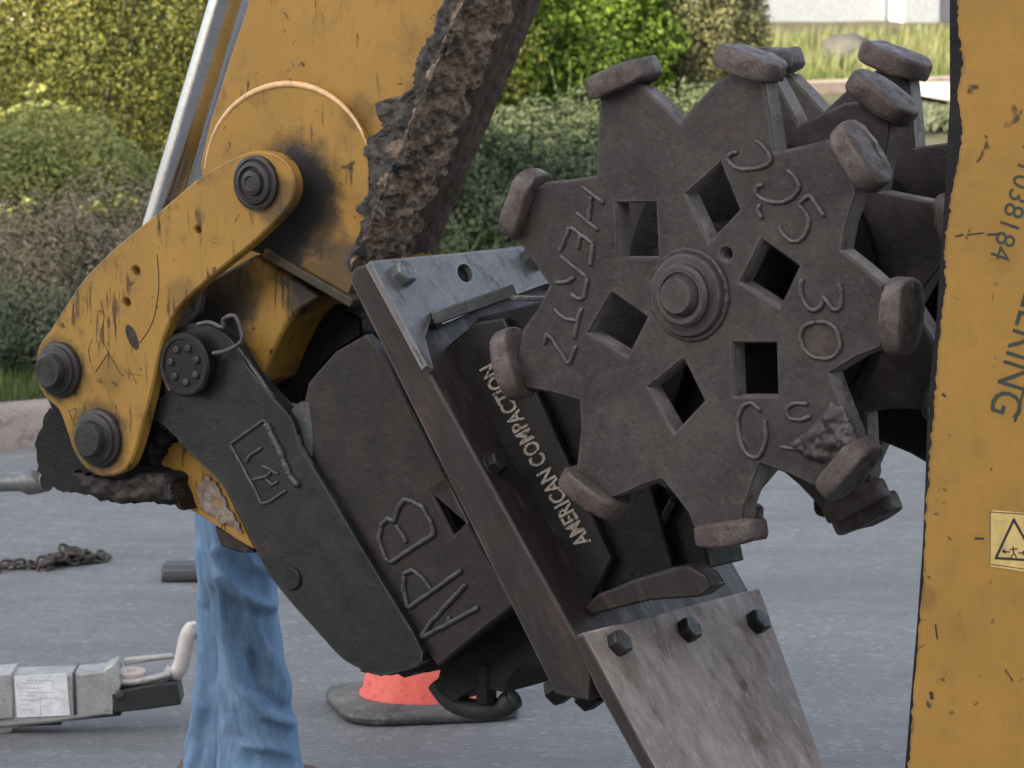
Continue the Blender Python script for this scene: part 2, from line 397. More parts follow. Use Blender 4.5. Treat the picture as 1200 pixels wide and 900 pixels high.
# ================================================================== SETTING
KD = Vector((0.8, 0.6, 0)); KN = Vector((-0.6, 0.8, 0))       # along the kerb, away from the road
K0 = onZ(25, 526, 0)
def K(s, n, z): return K0 + KD * s + KN * n + Vector((0, 0, z))
SL = 0.085
def gz(s, n): return 0.125 + SL * max(0, n - 0.3) if n < 14 else 0.125 + SL * 13.7
def mat_road():
    m, t, b, o = nodes('asphalt')
    v = coords(t)
    vo = t.nodes.new('ShaderNodeTexVoronoi'); vo.inputs['Scale'].default_value = 75; t.links.new(v, vo.inputs['Vector'])
    big = tnoise(t, v, 1.3, 5, 0.6); mid = tnoise(t, v, 14, 6, 0.7)
    c = mix(t, ramp(t, big, 0.35, 0.65), (0.118, 0.118, 0.117), (0.160, 0.159, 0.156))
    c = mix(t, math_(t, 'MULTIPLY', ramp(t, tnoise(t, v, 4.5, 6, 0.7, .5), 0.42, 0.66), 0.5), c, (0.20, 0.198, 0.192))
    c = mix(t, math_(t, 'MULTIPLY', ramp(t, mid, 0.4, 0.7), 0.65), c, (0.098, 0.098, 0.097))
    st = ramp(t, vo.outputs['Color'], 0.70, 0.90)
    c = mix(t, math_(t, 'MULTIPLY', st, 0.28), c, (0.38, 0.37, 0.36))
    # long tyre and patch bands that follow the street
    band = tnoise(t, coords(t, (0.35, 2.6, 1), (0, 0, -math.atan2(0.6, 0.8))), 1.0, 4, 0.6)
    c = mix(t, math_(t, 'MULTIPLY', ramp(t, band, 0.52, 0.62), 0.45), c, (0.095, 0.094, 0.097))
    t.links.new(c, b.inputs['Base Color']); b.inputs['Roughness'].default_value = 0.7
    h = math_(t, 'ADD', math_(t, 'MULTIPLY', vo.outputs['Distance'], 0.6), math_(t, 'MULTIPLY', mid, 0.4))
    bump(t, b, h, 0.7, 0.006)
mat_road()
surf('concrete', (0.25, 0.20, 0.17), (0.36, 0.30, 0.265), 5, 0.9, 0, (0.17, 0.125, 0.10), (0.50, 0.66), 24, 0.7, 0.006)
surf('driveway_concrete', (0.40, 0.37, 0.33), (0.50, 0.46, 0.41), 3, 0.85, 0, (0.33, 0.30, 0.26), (0.55, 0.7), 30, 0.4, 0.003)
surf('soil', (0.055, 0.042, 0.028), (0.09, 0.075, 0.04), 6, 0.95, 0, (0.05, 0.065, 0.02), (0.45, 0.6), 12, 0.8, 0.02)
# ground: one sheet to the horizon, the road lies on it
MB().add([(-600, -600, -0.006), (600, -600, -0.006), (600, 900, -0.006), (-600, 900, -0.006)], [(0, 1, 2, 3)]).build('ground', 'soil', smooth=0)['kind'] = 'structure'
mb = MB(); mb.add([K(-60, 0, 0), K(120, 0, 0), K(120, -13, 0), K(-60, -13, 0)], [(0, 1, 2, 3)])
struct(mb.build('road', 'asphalt', smooth=0))
kerb_root = None
mb = MB()
prof = [(0, 0.0), (0.012, 0.10), (0.03, 0.122), (0.15, 0.127), (0.15, -0.05), (0, -0.05)]
ns = 40
kerb = bpy.data.objects.new('kerb', None); COL.objects.link(kerb); kerb['kind'] = 'structure'
for i in range(14):
    s0, s1 = -11 + i * 3.0, -11 + (i + 1) * 3.0 - 0.008
    m = MB(); vs = [K(s, n_, z_) for s in (s0, s1) for n_, z_ in prof]; k = len(prof)
    fs = [(j, (j + 1) % k, k + (j + 1) % k, k + j) for j in range(k)] + [tuple(reversed(range(k))), tuple(range(k, 2 * k))]
    m.add(vs, fs).build('kerb_stone', 'concrete', kerb, bevel=0.008, smooth=40)
# planting bank rising behind the kerb
m = MB(); NX, NY = 90, 50; vs = []
for j in range(NY):
    n_ = 0.15 + 16 * (j / (NY - 1)) ** 1.3
    for i in range(NX):
        s_ = -14 + 46 * i / (NX - 1)
        vs.append(K(s_, n_, gz(s_, n_) - 0.008 + (0.03 * noise.fractal(Vector((s_ * 1.2, n_ * 1.2, 0)), 1, 2, 4) if 0.4 < n_ else 0)))
m.add(vs, [(j * NX + i, j * NX + i + 1, (j + 1) * NX + i + 1, (j + 1) * NX + i) for j in range(NY - 1) for i in range(NX - 1)])
struct(m.build('planting_bank', 'soil', smooth=60))
# ------------------------------------------------------------------ foliage
def leaves(name, mat, parent, blobs, n, size, seed, shell=0.55, aspect=0.55, up=0.3, origin=None, clip=None):
    g = np.random.default_rng(seed)
    vol = np.array([b[1][0] * b[1][1] * b[1][2] for b in blobs]) ** 0.7; vol /= vol.sum()
    which = g.choice(len(blobs), n, p=vol)
    C = np.array([b[0] for b in blobs])[which]; RR = np.array([b[1] for b in blobs])[which]
    d = g.normal(size=(n, 3)); d /= np.linalg.norm(d, axis=1)[:, None]
    d[:, 1] = np.where(g.random(n) < 0.5, -np.abs(d[:, 1]), d[:, 1])
    rad = shell + (1.06 - shell) * g.random(n) ** 0.6
    lump = np.array([noise.fractal(Vector((float(x), float(y), float(z))), 1.0, 2.0, 3) for x, y, z in (C + d * RR) * 4.0])
    rad = rad * (1 + 0.36 * lump)
    P = C + d * RR * rad[:, None]
    nrm = d * 0.8 + g.normal(size=(n, 3)) * 0.55 + np.array([0, 0, up]); nrm /= np.linalg.norm(nrm, axis=1)[:, None]
    a = np.cross(nrm, g.normal(size=(n, 3))); a /= np.linalg.norm(a, axis=1)[:, None]; b = np.cross(nrm, a)
    L = (size * g.uniform(0.6, 1.35, n))[:, None]; wd = L * aspect
    off = np.array(parent.location) if parent is not None else np.array(origin)
    v = np.stack([P - a * L * 0.5, P + b * wd * 0.5 + nrm * L * 0.12, P + a * L * 0.5 - nrm * L * 0.1, P - b * wd * 0.5 + nrm * L * 0.12], 1).reshape(-1, 3) - off
    idx = np.arange(n)[:, None] * 4
    f = np.concatenate([idx + np.array([0, 1, 2]), idx + np.array([0, 2, 3])], 1).reshape(-1, 3)
    me = bpy.data.meshes.new(name); me.from_pydata(v.tolist(), [], f.tolist())
    at = me.attributes.new('tint', 'FLOAT', 'FACE')
    patch = np.array([noise.noise(Vector((float(x), float(y), float(z)))) for x, y, z in P * 2.2])
    tint = np.clip(0.5 + 0.5 * patch + g.normal(size=n) * 0.22, 0, 1)
    at.data.foreach_set('value', np.repeat(tint, 2).astype(np.float32))
    me.materials.append(MATS[mat])
    o = bpy.data.objects.new(name, me); COL.objects.link(o)
    if parent is not None: o.parent = parent
    return o
surf('bark', (0.07, 0.05, 0.035), (0.11, 0.085, 0.06), 25, 0.9, 0, None, bmp=0.6)
leafmat('leaf_gold', (0.0825, 0.1045, 0.0242), (0.2640, 0.2530, 0.0605), 0.35)
leafmat('leaf_fresh', (0.07, 0.13, 0.018), (0.20, 0.27, 0.035), 0.4)
leafmat('leaf_ivy', (0.042, 0.060, 0.030), (0.105, 0.130, 0.066), 0.2, 0.5)
leafmat('leaf_olive', (0.1150, 0.1222, 0.0517), (0.2587, 0.2372, 0.1150), 0.25)
leafmat('leaf_dry', (0.1470, 0.1276, 0.0898), (0.3150, 0.2634, 0.1795), 0.2)
leafmat('leaf_grey', (0.0935, 0.1156, 0.0680), (0.2125, 0.2295, 0.1445), 0.2)
leafmat('leaf_clover', (0.13, 0.155, 0.045), (0.34, 0.35, 0.12), 0.4)
leafmat('grass_blade', (0.075, 0.115, 0.03), (0.16, 0.19, 0.065), 0.35)
leafmat('straw', (0.16, 0.17, 0.075), (0.27, 0.25, 0.13), 0.35)
leafmat('petal', (0.55, 0.50, 0.06), (0.70, 0.66, 0.15), 0.4)
def pix_n(px, py, n_):
    """point where the pixel's ray meets the vertical plane n_ metres behind the kerb line"""
    d = ray(px, py); k = ((K0 - CAM).dot(KN) + n_) / d.dot(KN); return CAM + d * k
def shrub(name, label, mat, spec, n, size, seed, stems=6, **kw):
    """spec: blobs as (px, py, n behind kerb, rx, ry, rz)"""
    bl = []
    for px, py, n_, rx, ry, rz in spec:
        p = pix_n(px, py, n_); bl.append(((p.x, p.y, p.z), (rx, ry, rz)))
    cx = sum(b[0][0] for b in bl) / len(bl); cy = sum(b[0][1] for b in bl) / len(bl)
    s_ = (Vector((cx, cy, 0)) - K0).dot(KD); n_ = (Vector((cx, cy, 0)) - K0).dot(KN)
    r = empty(name, (cx, cy, gz(s_, n_)), label, 'shrub')
    o = leaves('foliage', mat, r, bl, n, size, seed, **kw)
    for c, rr in bl[:stems]:
        base = Vector((c[0], c[1], gz(0, (Vector((c[0], c[1], 0)) - K0).dot(KN)) - 0.05))
        m = MB()
        for q in range(3):
            tip = Vector(c) + Vector((random.uniform(-.6, .6) * rr[0], random.uniform(-.6, .6) * rr[1], rr[2] * 0.5))
            mid_ = base.lerp(tip, 0.5) + Vector((random.uniform(-.05, .05), random.uniform(-.05, .05), 0))
            m.tube([base + Vector((q * 0.03 - 0.03, 0, 0)), mid_, tip], [0.018, 0.012, 0.005], 6)
        m.build('stem', 'bark', r, smooth=60)
    return r
shrub('hedge', 'tall dense hedge with golden green sunlit top behind the chrome rod', 'leaf_gold',
      [(-60, 60, 2.6, .75, .6, .75), (60, 70, 2.6, .6, .55, .75), (160, 80, 2.6, .55, .5, .78), (250, 60, 2.7, .55, .5, .8), (360, 70, 2.9, .7, .6, .85), (100, -20, 3.1, .9, .6, .5), (240, -30, 3.1, .8, .6, .5), (470, 60, 3.0, .6, .5, .8), (-40, 20, 3.6, .9, .5, .8), (120, 20, 3.6, .9, .5, .8), (300, 20, 3.6, .9, .5, .8), (-40, 0, 3.2, .8, .5, .9), (-150, 20, 3.2, .9, .6, .9), (-380, 40, 3.0, .9, .6, .9), (-600, 50, 3.0, 1.0, .6, .9), (-820, 60, 3.0, 1.0, .6, .9), (-60, -20, 4.4, 1.1, .5, 1.1), (120, -20, 4.4, 1.1, .5, 1.1), (300, -20, 4.4, 1.1, .5, 1.1)], 215000, 0.022, 1)
shrub('clover_mound', 'low pale green clover mound with yellow flowers beside the brown scrub', 'leaf_clover',
      [(-30, 215, 1.35, .35, .3, .24), (60, 205, 1.35, .32, .3, .24), (120, 235, 1.3, .22, .26, .2)], 22000, 0.019, 2, stems=3, aspect=0.7)
shrub('dry_shrub', 'brown twiggy half dry shrub growing just behind the kerb', 'leaf_dry',
      [(-20, 330, .8, .33, .28, .26), (70, 310, .8, .33, .28, .24), (150, 300, .85, .26, .25, .25), (230, 290, 1.0, .3, .25, .28), (330, 280, 1.1, .4, .3, .3), (-180, 330, .9, .4, .3, .26), (-340, 330, 1.0, .45, .3, .28), (-520, 330, 1.0, .45, .3, .28)], 46000, 0.019, 3, aspect=0.4)
shrub('grey_shrub', 'low grey green shrub at the foot of the brown scrub', 'leaf_grey',
      [(0, 390, .62, .2, .18, .17), (60, 385, .62, .2, .18, .17), (110, 370, .66, .2, .2, .18), (-50, 385, .6, .2, .2, .18), (190, 370, .7, .25, .2, .2)], 24000, 0.017, 4, aspect=0.45)
shrub('ivy_mound', 'dark green ivy mound behind the toothed wheel', 'leaf_ivy',
      [(560, 265, 1.4, .3, .3, .22), (640, 235, 1.5, .33, .3, .24), (720, 215, 1.7, .35, .3, .26), (610, 185, 2.0, .35, .3, .2), (690, 170, 2.2, .38, .3, .2), (800, 180, 2.0, .42, .3, .25), (520, 210, 1.6, .35, .3, .3), (470, 260, 1.4, .35, .3, .3), (850, 150, 2.6, .45, .3, .22)], 62000, 0.022, 5, aspect=0.75)
shrub('bright_bush', 'bright yellow green leafy bush above the ivy', 'leaf_fresh',
      [(620, 70, 3.2, .4, .4, .38), (690, 60, 3.2, .38, .4, .36), (735, 75, 3.2, .20, .4, .34), (650, 0, 3.4, .45, .4, .4), (725, 0, 3.5, .28, .4, .4), (560, 40, 3.2, .4, .4, .5)], 48000, 0.029, 6, aspect=0.65)
shrub('olive_bush', 'dull olive small leaved bush beside the white garage door', 'leaf_olive',
      [(845, 55, 3.2, .20, .35, .34), (805, 20, 3.2, .24, .35, .42), (862, 0, 3.3, .14, .3, .34), (780, 90, 3.6, .35, .3, .3), (850, 105, 3.4, .3, .3, .25)], 44000, 0.019, 7, aspect=0.6)
def grass(name, mat, region, n, hmin, hmax, wdt, seed, lean=0.25):
    g = np.random.default_rng(seed); vs = []; fs = []; tint = []
    for i in range(n):
        b, base_n = region(g); h = g.uniform(hmin, hmax); az = g.uniform(0, 6.283); l = g.normal() * lean * h
        dx = Vector((math.cos(az), math.sin(az), 0)); ld = Vector((math.cos(az + 1.3), math.sin(az + 1.3), 0)) * l
        w_ = wdt * g.uniform(0.7, 1.3); o = len(vs)
        mid = b + ld * 0.35 + Vector((0, 0, h * 0.6)); tip = b + ld * 1.1 + Vector((0, 0, h))
        vs += [b - dx * w_, b + dx * w_, mid + dx * w_ * 0.8, mid - dx * w_ * 0.8, tip]
        fs += [(o, o + 1, o + 2), (o, o + 2, o + 3), (o + 3, o + 2, o + 4)]
        tint += [float(np.clip(g.normal(0.5, 0.3), 0, 1))] * 3
    me = bpy.data.meshes.new(name); me.from_pydata([tuple(v) for v in vs], [], fs)
    at = me.attributes.new('tint', 'FLOAT', 'FACE'); at.data.foreach_set('value', tint)
    me.materials.append(MATS[mat]); o = bpy.data.objects.new(name, me); COL.objects.link(o); o['kind'] = 'stuff'
    return o
def strip(s0, s1, n0, n1):
    def f(g):
        s_, n_ = g.uniform(s0, s1), g.uniform(n0, n1); return K(s_, n_, gz(s_, n_) - 0.02), n_
    return f
tag(grass('wild_grass', 'leaf_clover', strip(-2.5, 7, .45, 2.2), 5200, 0.12, 0.38, 0.0035, 15, 0.45), 'loose wild grass tufts through the planting bank', 'grass')
tag(grass('verge_grass', 'grass_blade', strip(-3, 2.5, .2, .55), 9000, 0.03, 0.10, 0.003, 11), 'short green grass along the kerb', 'grass')

# garage lawn, edging, driveway on the upper part of the bank
def garage_n(): return 7.4
E0 = pix_n(1000, 104, 0); 
def bank_hit(px, py):
    d = ray(px, py)
    lo, hi = 5.0, 60.0
    f = lambda k: (CAM + d * k).z - gz(0, ((CAM + d * k) - K0).dot(KN))
    for _ in range(60):
        mid = (lo + hi) / 2
        if f(mid) > 0: lo = mid
        else: hi = mid
    return CAM + d * lo
eh = bank_hit(1000, 106); en = (eh - K0).dot(KN); es = (eh - K0).dot(KD)
m = MB()
for s0 in range(-3, 5):
    a0, a1 = es + s0 * 1.2, es + (s0 + 1) * 1.2 - 0.01
    z0 = gz(0, en)
    m.add([K(s, n_, z) for s in (a0, a1) for n_, z in ((en, z0 - .1), (en, z0 + .05), (en + .10, z0 + .06), (en + .10, z0 - .1))],
          [(0, 1, 2, 3), (7, 6, 5, 4), (0, 4, 5, 1), (1, 5, 6, 2), (2, 6, 7, 3), (3, 7, 4, 0)])
eo = m.build('lawn_edging', 'concrete', origin=K(es, en, gz(0, en)), smooth=0)
tag(eo, 'low pale concrete edging below the long garage grass', 'edging')
tag(grass('lawn_grass', 'grass_blade', strip(es - 4, es + 4, en + .14, en + 2.2), 16000, 0.04, 0.15, 0.005, 12, 0.25), 'long sunlit grass in front of the white garage door', 'grass')
tag(grass('lawn_straw', 'straw', strip(es - 4, es + 4, en + .14, en + 2.0), 5000, 0.06, 0.22, 0.004, 13, 0.25), 'pale dry grass stalks among the long lawn grass', 'grass')
# driveway apron below the edging
m = MB(); dn0, dn1 = 0.2, en - 0.01
m.add([K(es + .02, dn0 + (dn1 - dn0) * j / 6, gz(0, dn0 + (dn1 - dn0) * j / 6) + .035) if k == 0 else K(es + 5.5, dn0 + (dn1 - dn0) * j / 6, gz(0, dn0 + (dn1 - dn0) * j / 6) + .035) for j in range(7) for k in (0, 1)],
      [(2 * j, 2 * j + 1, 2 * j + 3, 2 * j + 2) for j in range(6)])
struct(m.build('driveway', 'driveway_concrete', smooth=0))
gm = bank_hit(1092, 150)
def at_bank(n_, spread): 
    def f(g):
        p = gm + KD * g.normal() * spread + KN * g.normal() * .12; p.z = gz(0, (p - K0).dot(KN)) + .03; return p, 0
    return f
tag(grass('weed_strip', 'leaf_grey' , at_bank(0, .5), 2500, 0.02, 0.09, 0.006, 14, 0.8), 'dark weeds along the driveway joint', 'weeds')
# house with white garage door
surf('house_wall', (0.28, 0.275, 0.27), (0.34, 0.335, 0.33), 4, 0.85, 0, None, bmp=0.3)
plain('white_door', (0.50, 0.52, 0.56), 0.5)
plain('roof_tile', (0.11, 0.09, 0.08), 0.8)
plain('window_glass', (0.03, 0.035, 0.04), 0.1)
gN = en + 3.2; gzv = gz(0, gN) - .05
ps = pix_n(897, 20, gN); pe = pix_n(1052, 20, gN); pt = pix_n(1096, 20, gN)
sA, sB, sC = [(p - K0).dot(KD) for p in (ps, pe, pt)]
house = empty('house', K(sB, gN, gzv), 'pale house with a white panelled garage door behind the long grass', 'house')
D0 = sB - 2.5
def kbox(m, s0, s1, n0, n1, z0, z1):
    return m.box(K((s0 + s1) / 2, (n0 + n1) / 2, gzv + (z0 + z1) / 2), KD, KN, V, (s1 - s0) / 2, (n1 - n0) / 2, (z1 - z0) / 2)
kbox(MB(), D0 - 4, D0 - .18, 0 + gN, gN + .2, -.2, 2.9).build('wall', 'house_wall', house, smooth=0)
kbox(MB(), sC, sC + 4, gN, gN + .2, -.2, 2.9).build('wall', 'house_wall', house, smooth=0)
kbox(MB(), D0 - .18, sC, gN, gN + .2, 2.25, 2.9).build('wall', 'house_wall', house, smooth=0)
kbox(MB(), D0 - 4, sC + 4, gN + .21, gN + 6, -.2, 2.88).build('wall', 'house_wall', house, smooth=0)
for s0, s1 in ((D0 - .18, D0), (sB, sC)):
    kbox(MB(), s0 + .002, s1 - .002, gN - .05, gN + .15, -.2, 2.248).build('door_post', 'white_door', house, smooth=0, bevel=.01)
door = kbox(MB(), D0 + .003, sB - .003, gN + .10, gN + .13, -.2, 2.24).build('garage_door', 'white_door', house, smooth=0)
for r_ in range(5):
    for c_ in range(1):
        kbox(MB(), D0 + .04, sB - .04, gN + .08, gN + .099, -.03 + r_ * .45, -.03 + r_ * .45 + .40).build('door_panel', 'white_door', door, smooth=0, bevel=.012)
m = MB(); z0 = gzv + 2.9
m.add([K(D0 - 4.4, gN - .5, z0 - .1), K(sC + 4.4, gN - .5, z0 - .1), K(sC + 4.4, gN + 6.5, z0 - .1), K(D0 - 4.4, gN + 6.5, z0 - .1), K(D0 - 4.4, gN + 3, z0 + 1.6), K(sC + 4.4, gN + 3, z0 + 1.6)],
      [(0, 1, 5, 4), (2, 3, 4, 5), (0, 4, 3), (1, 2, 5), (0, 3, 2, 1)])
m.build('roof', 'roof_tile', house, smooth=0)
hm = onY(993, 44, eh.y + 1.4)
m = MB(); bpts = []
for i in range(9):
    for j in range(16):
        th, ph = math.pi * (i + .5) / 9, 2 * math.pi * j / 16
        d = Vector((math.sin(th) * math.cos(ph), math.sin(th) * math.sin(ph), math.cos(th)))
        k = 1 + .25 * noise.noise(d * 2.3 + Vector((3, 0, 0)))
        bpts.append(hm + Vector((d.x * .17 * k, d.y * .14 * k, d.z * .13 * k - .11)))
m.add(bpts, [(i * 16 + j, i * 16 + (j + 1) % 16, (i + 1) * 16 + (j + 1) % 16, (i + 1) * 16 + j) for i in range(8) for j in range(16)] + [tuple(range(16)), tuple(range(128, 144))])
surf('stone', (0.045, 0.045, 0.043), (0.075, 0.075, 0.07), 12, 0.9, 0, None, bmp=0.6)
tag(m.build('boulder', 'stone', origin=hm - Vector((0, 0, .2)), smooth=50), 'dark rounded boulder half hidden in the garage grass', 'boulder')

# flowers and grass stalks
def flower(px, py, n_, h_px, kind):
    top = pix_n(px, py, n_); base = Vector((top.x + random.uniform(-.03, .03) * (1 if kind else 6), top.y + .02, gz(0, n_)))
    r = empty('yellow_flower' if kind else 'grass_stalk', base,
              ('yellow flower on a thin stalk above the clover mound' if n_ > 1.2 else 'yellow flower on a thin stalk over the brown scrub') if kind else 'tall pale grass stalk standing over the ivy',
              'flower' if kind else 'grass', ('yellow flowers above the clover' if n_ > 1.2 else 'yellow flowers over the scrub') if kind else 'grass stalks over the ivy')
    MB().tube([base, base.lerp(top, .55) + Vector((random.uniform(-.03, .03), 0, 0)), top], [.003, .0022, .0016], 5).build('stalk', 'stalk', r, smooth=60)
    if kind:
        m = MB()
        for q in range(random.randint(4, 6)):
            a = random.uniform(0, 6.28); c = top + Vector((math.cos(a) * .018, math.sin(a) * .018, random.uniform(-.03, .015)))
            m.lathe(c, Vector((math.cos(a), math.sin(a), -.8)), [(0, .003), (.012, .006), (.024, .013), (.026, .012)], 6)
        m.build('blossom', 'petal_solid', r, smooth=60)
plain('stalk', (0.26, 0.31, 0.10), 0.7); plain('petal_solid', (0.62, 0.60, 0.14), 0.6)
for px, py, n_ in ((8, 128, 1.5), (28, 122, 1.5), (45, 118, 1.55), (62, 122, 1.5), (80, 118, 1.5), (35, 140, 1.4), (12, 150, 1.4), (58, 138, 1.4), (75, 142, 1.45), (40, 98, 1.7), (22, 168, 1.3),
                   (106, 232, .95), (24, 236, .85), (10, 240, .85), (148, 230, 1.0), (112, 240, .95)):
    flower(px, py, n_, 0, True)
for px, py, n_ in ((632, 95, 2.5), (645, 75, 2.5), (668, 70, 2.6), (660, 112, 2.5), (682, 85, 2.6), (700, 100, 2.6), (690, 120, 2.4), (720, 65, 2.8), (615, 112, 2.4), (765, 110, 2.6)):
    flower(px, py, n_, 0, False)

# unseen house-shaped blocker, added outside the frame to shade the road and the machine
NB = Vector((SUNDIR.y, -SUNDIR.x, 0))
hp = lambda a, p, z: Vector((0.3, 6.0, 0)) - SUNDIR * a + NB * p + Vector((0, 0, z))
pref = Vector((0.3, 6.0, 0)).dot(NB)
shade_far = K(1.5, 1.2, 0).dot(NB) - pref      # shadow edge just behind the kerb
sun_blocker = empty('house', hp(27, shade_far + 7.5, 0), 'unseen house-shaped blocker added to shade the road', 'house')
def hbox(m, a0, a1, p0, p1, z0, z1): return m.box(hp((a0 + a1) / 2, (p0 + p1) / 2, (z0 + z1) / 2), SUNDIR, NB, V, abs(a1 - a0) / 2, abs(p1 - p0) / 2, (z1 - z0) / 2)
HH = 4.5 + 24 * math.tan(ELEV)
hbox(MB(), 24, 32, shade_far, shade_far + 26, 0, HH - 1.5).build('wall', 'house_wall', sun_blocker, smooth=0)
hbox(MB(), 23.6, 32.4, shade_far - .0, shade_far + 26.3, HH - 1.5, HH).build('roof', 'roof_tile', sun_blocker, smooth=0)
hq = (hp(24, 0, 0) - K(.6, 2.5, 0)).dot(-SUNDIR); HW = 1.27 + hq * math.tan(ELEV)  # added wing, its height set to place the shade line on the hedge
hbox(MB(), 24, 31, shade_far - 6, shade_far - .02, 0, HW - .4).build('wall', 'house_wall', sun_blocker, smooth=0)
hbox(MB(), 24, 31.3, shade_far - 6.2, shade_far - .02, HW - .4, HW).build('roof', 'roof_tile', sun_blocker, smooth=0)
for k in range(4):
    for f_ in range(3):
        wo = hbox(MB(), 23.9, 23.995, shade_far + 1.5 + k * 3.4, shade_far + 2.8 + k * 3.4, 1 + f_ * 3.4, 2.6 + f_ * 3.4).build('window', 'window_glass', sun_blocker, smooth=0)
        hbox(MB(), 23.8, 23.995, shade_far + 1.4 + k * 3.4, shade_far + 2.9 + k * 3.4, .88 + f_ * 3.4, .98 + f_ * 3.4).build('sill', 'white_door', wo, smooth=0)

# ================================================================== COMPACTION WHEEL
cw = empty('compaction_wheel', W(0, -.5, .3), 'rusty brown toothed compaction wheel attachment with weld bead lettering', 'compactor wheel')
TP0, TP1 = 0.04, 0.57
LINE = ((432, 308), (672, 742))
DV = (T(672, 742, TP0) - T(432, 308, TP0)).normalized(); NV = AX.cross(DV).normalized()
if NV.dot(U) < 0: NV = -NV
# mounting plate
mp = MB().slab([(409, 326), (414, 314), (432, 308), (672, 742), (692, 778), (690, 822), (652, 815)], TP0, TP1).build('mount_plate', 'plate_brown', cw, bevel=.004)
def hexhead(px, py, t, r, h, parent, name='bolt', lift=0.0, mat='dark_steel'):
    """hex bolt standing on the plate's outer face; the pixel marks its head"""
    p = T(px, py, t) + NV * lift
    MB().lathe(p, NV, [(-.006, r * 1.25), (.002, r * 1.25)], 20).lathe(p, NV, [(0, r), (h * .85, r), (h, r * .85)], 6).build(name, mat, parent, smooth=30, bevel=.0015)
def line_t(px, py, lift_px=0):
    """t at which the pixel's ray meets the plate's outer face"""
    p0 = T(432, 308, TP0) + NV * (lift_px / PXM); d = ray(px, py)
    k = (p0 - CAM).dot(NV) / d.dot(NV); q = CAM + d * k
    return (q - HUB).dot(AX) / S, q
def face_quad(name, pts, mat, parent, lift, thick, holes=(), bevel=.002):
    """plate lying on the mount plate's outer face, outline given in pixels"""
    ex, ey = AX, DV; p0 = T(432, 308, TP0) + NV * (lift + thick)
    def proj(p):
        d = ray(*p); k = (p0 - CAM).dot(NV) / d.dot(NV); q = CAM + d * k - p0; return (q.dot(ex), q.dot(ey))
    loops2 = [[proj(p) for p in pts]] + [[proj(p) for p in h] for h in holes]
    flat = [p for l in loops2 for p in l]
    tess = tessellate_polygon([[Vector((p[0], p[1], 0)) for p in l] for l in loops2])
    fr = [p0 + ex * p[0] + ey * p[1] for p in flat]; bk = [q - NV * thick for q in fr]
    loops = []; k = 0
    for l in loops2: loops.append(list(range(k, k + len(l)))); k += len(l)
    mq = MB().tri_prism(fr, bk, tess, loops); mq.nobevel = bool(holes)
    return mq.build(name, mat, parent, bevel=bevel)
# worn bare-steel flange at the top of the plate with two bolts and an empty bolt hole
hole = [(545 + 9 * math.cos(a) + 2 * math.sin(a), 320 + 11 * math.sin(a)) for a in [2 * math.pi * i / 16 for i in range(16)]]
fl = face_quad('top_flange', [(434, 306), (520, 298), (620, 289), (700, 282), (735, 340), (640, 332), (605, 345), (560, 362), (520, 380), (506, 372), (498, 395), (508, 432), (500, 428)], 'plate_worn', cw, .001, .012, [hole])
for px, py in ((463, 329), (616, 311)):
    t_, q = line_t(px, py); hexhead(px, py, t_, .0205, .022, cw, lift=.010, mat='plate_worn')
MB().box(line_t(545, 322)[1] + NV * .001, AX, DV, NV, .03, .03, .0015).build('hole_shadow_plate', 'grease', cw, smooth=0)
# hanger: side plates between mount plate and axle
for tt in (.128, .285):
    s0 = MB().slab([(541, 437), (528, 408), (560, 372), (640, 352), (760, 318), (830, 330), (815, 400), (760, 560), (790, 672), (700, 694), (690, 700)], tt + .022, tt + .044).build('hanger_plate', 'grease', cw, bevel=.003)
    s0 = MB().slab([(524, 405), (556, 378), (590, 372), (716, 655), (696, 700), (686, 702)], tt, tt + .021).build('hanger_flange', 'dark_steel', cw, bevel=.004)
    if tt < .2:
        MB().slab([(700, 690), (832, 666), (818, 600), (760, 560), (700, 640)], .175, .28).build('hanger_web', 'grease', cw, bevel=.003)
        lettering('AMERICAN COMPACTION', (692, 634), (578, 424), (-17, 9.5), tt - .0018, 'lettering', 'stencil', s0, .022)
t_, q = line_t(579, 546); hexhead(579, 546, t_, .017, .018, cw, mat='dark_steel')
# cleaner bars at the top and bottom of the hanger
def bar(name, pxs, ts, hw, hh, mat, upv=None):
    p = [T(a[0], a[1], t) for a, t in zip(pxs, ts)]; d = (p[1] - p[0]).normalized()
    n1 = d.cross(ray(*pxs[0]).normalized()).normalized(); n2 = d.cross(n1).normalized()
    return MB().box((p[0] + p[1]) / 2, d, n1, n2, (p[1] - p[0]).length / 2, hw, hh).build(name, mat, cw, bevel=.002)
bar('cleaner_bar', ((506, 374), (603, 340)), (.10, .20), .010, .012, 'weld_dark')
bar('hanger_rib', ((600, 349), (720, 352)), (.17, .30), .004, .02, 'plate_worn')
MB().slab([(700, 696), (745, 678), (790, 664), (808, 663), (826, 674), (835, 688), (818, 700), (760, 704), (692, 721), (684, 712)], .10, .145).build('cleaner_lip', 'plate_brown', cw, bevel=.004)
bar('hanger_rib', ((742, 676), (790, 585)), (.16, .17), .006, .01, 'dark_steel')
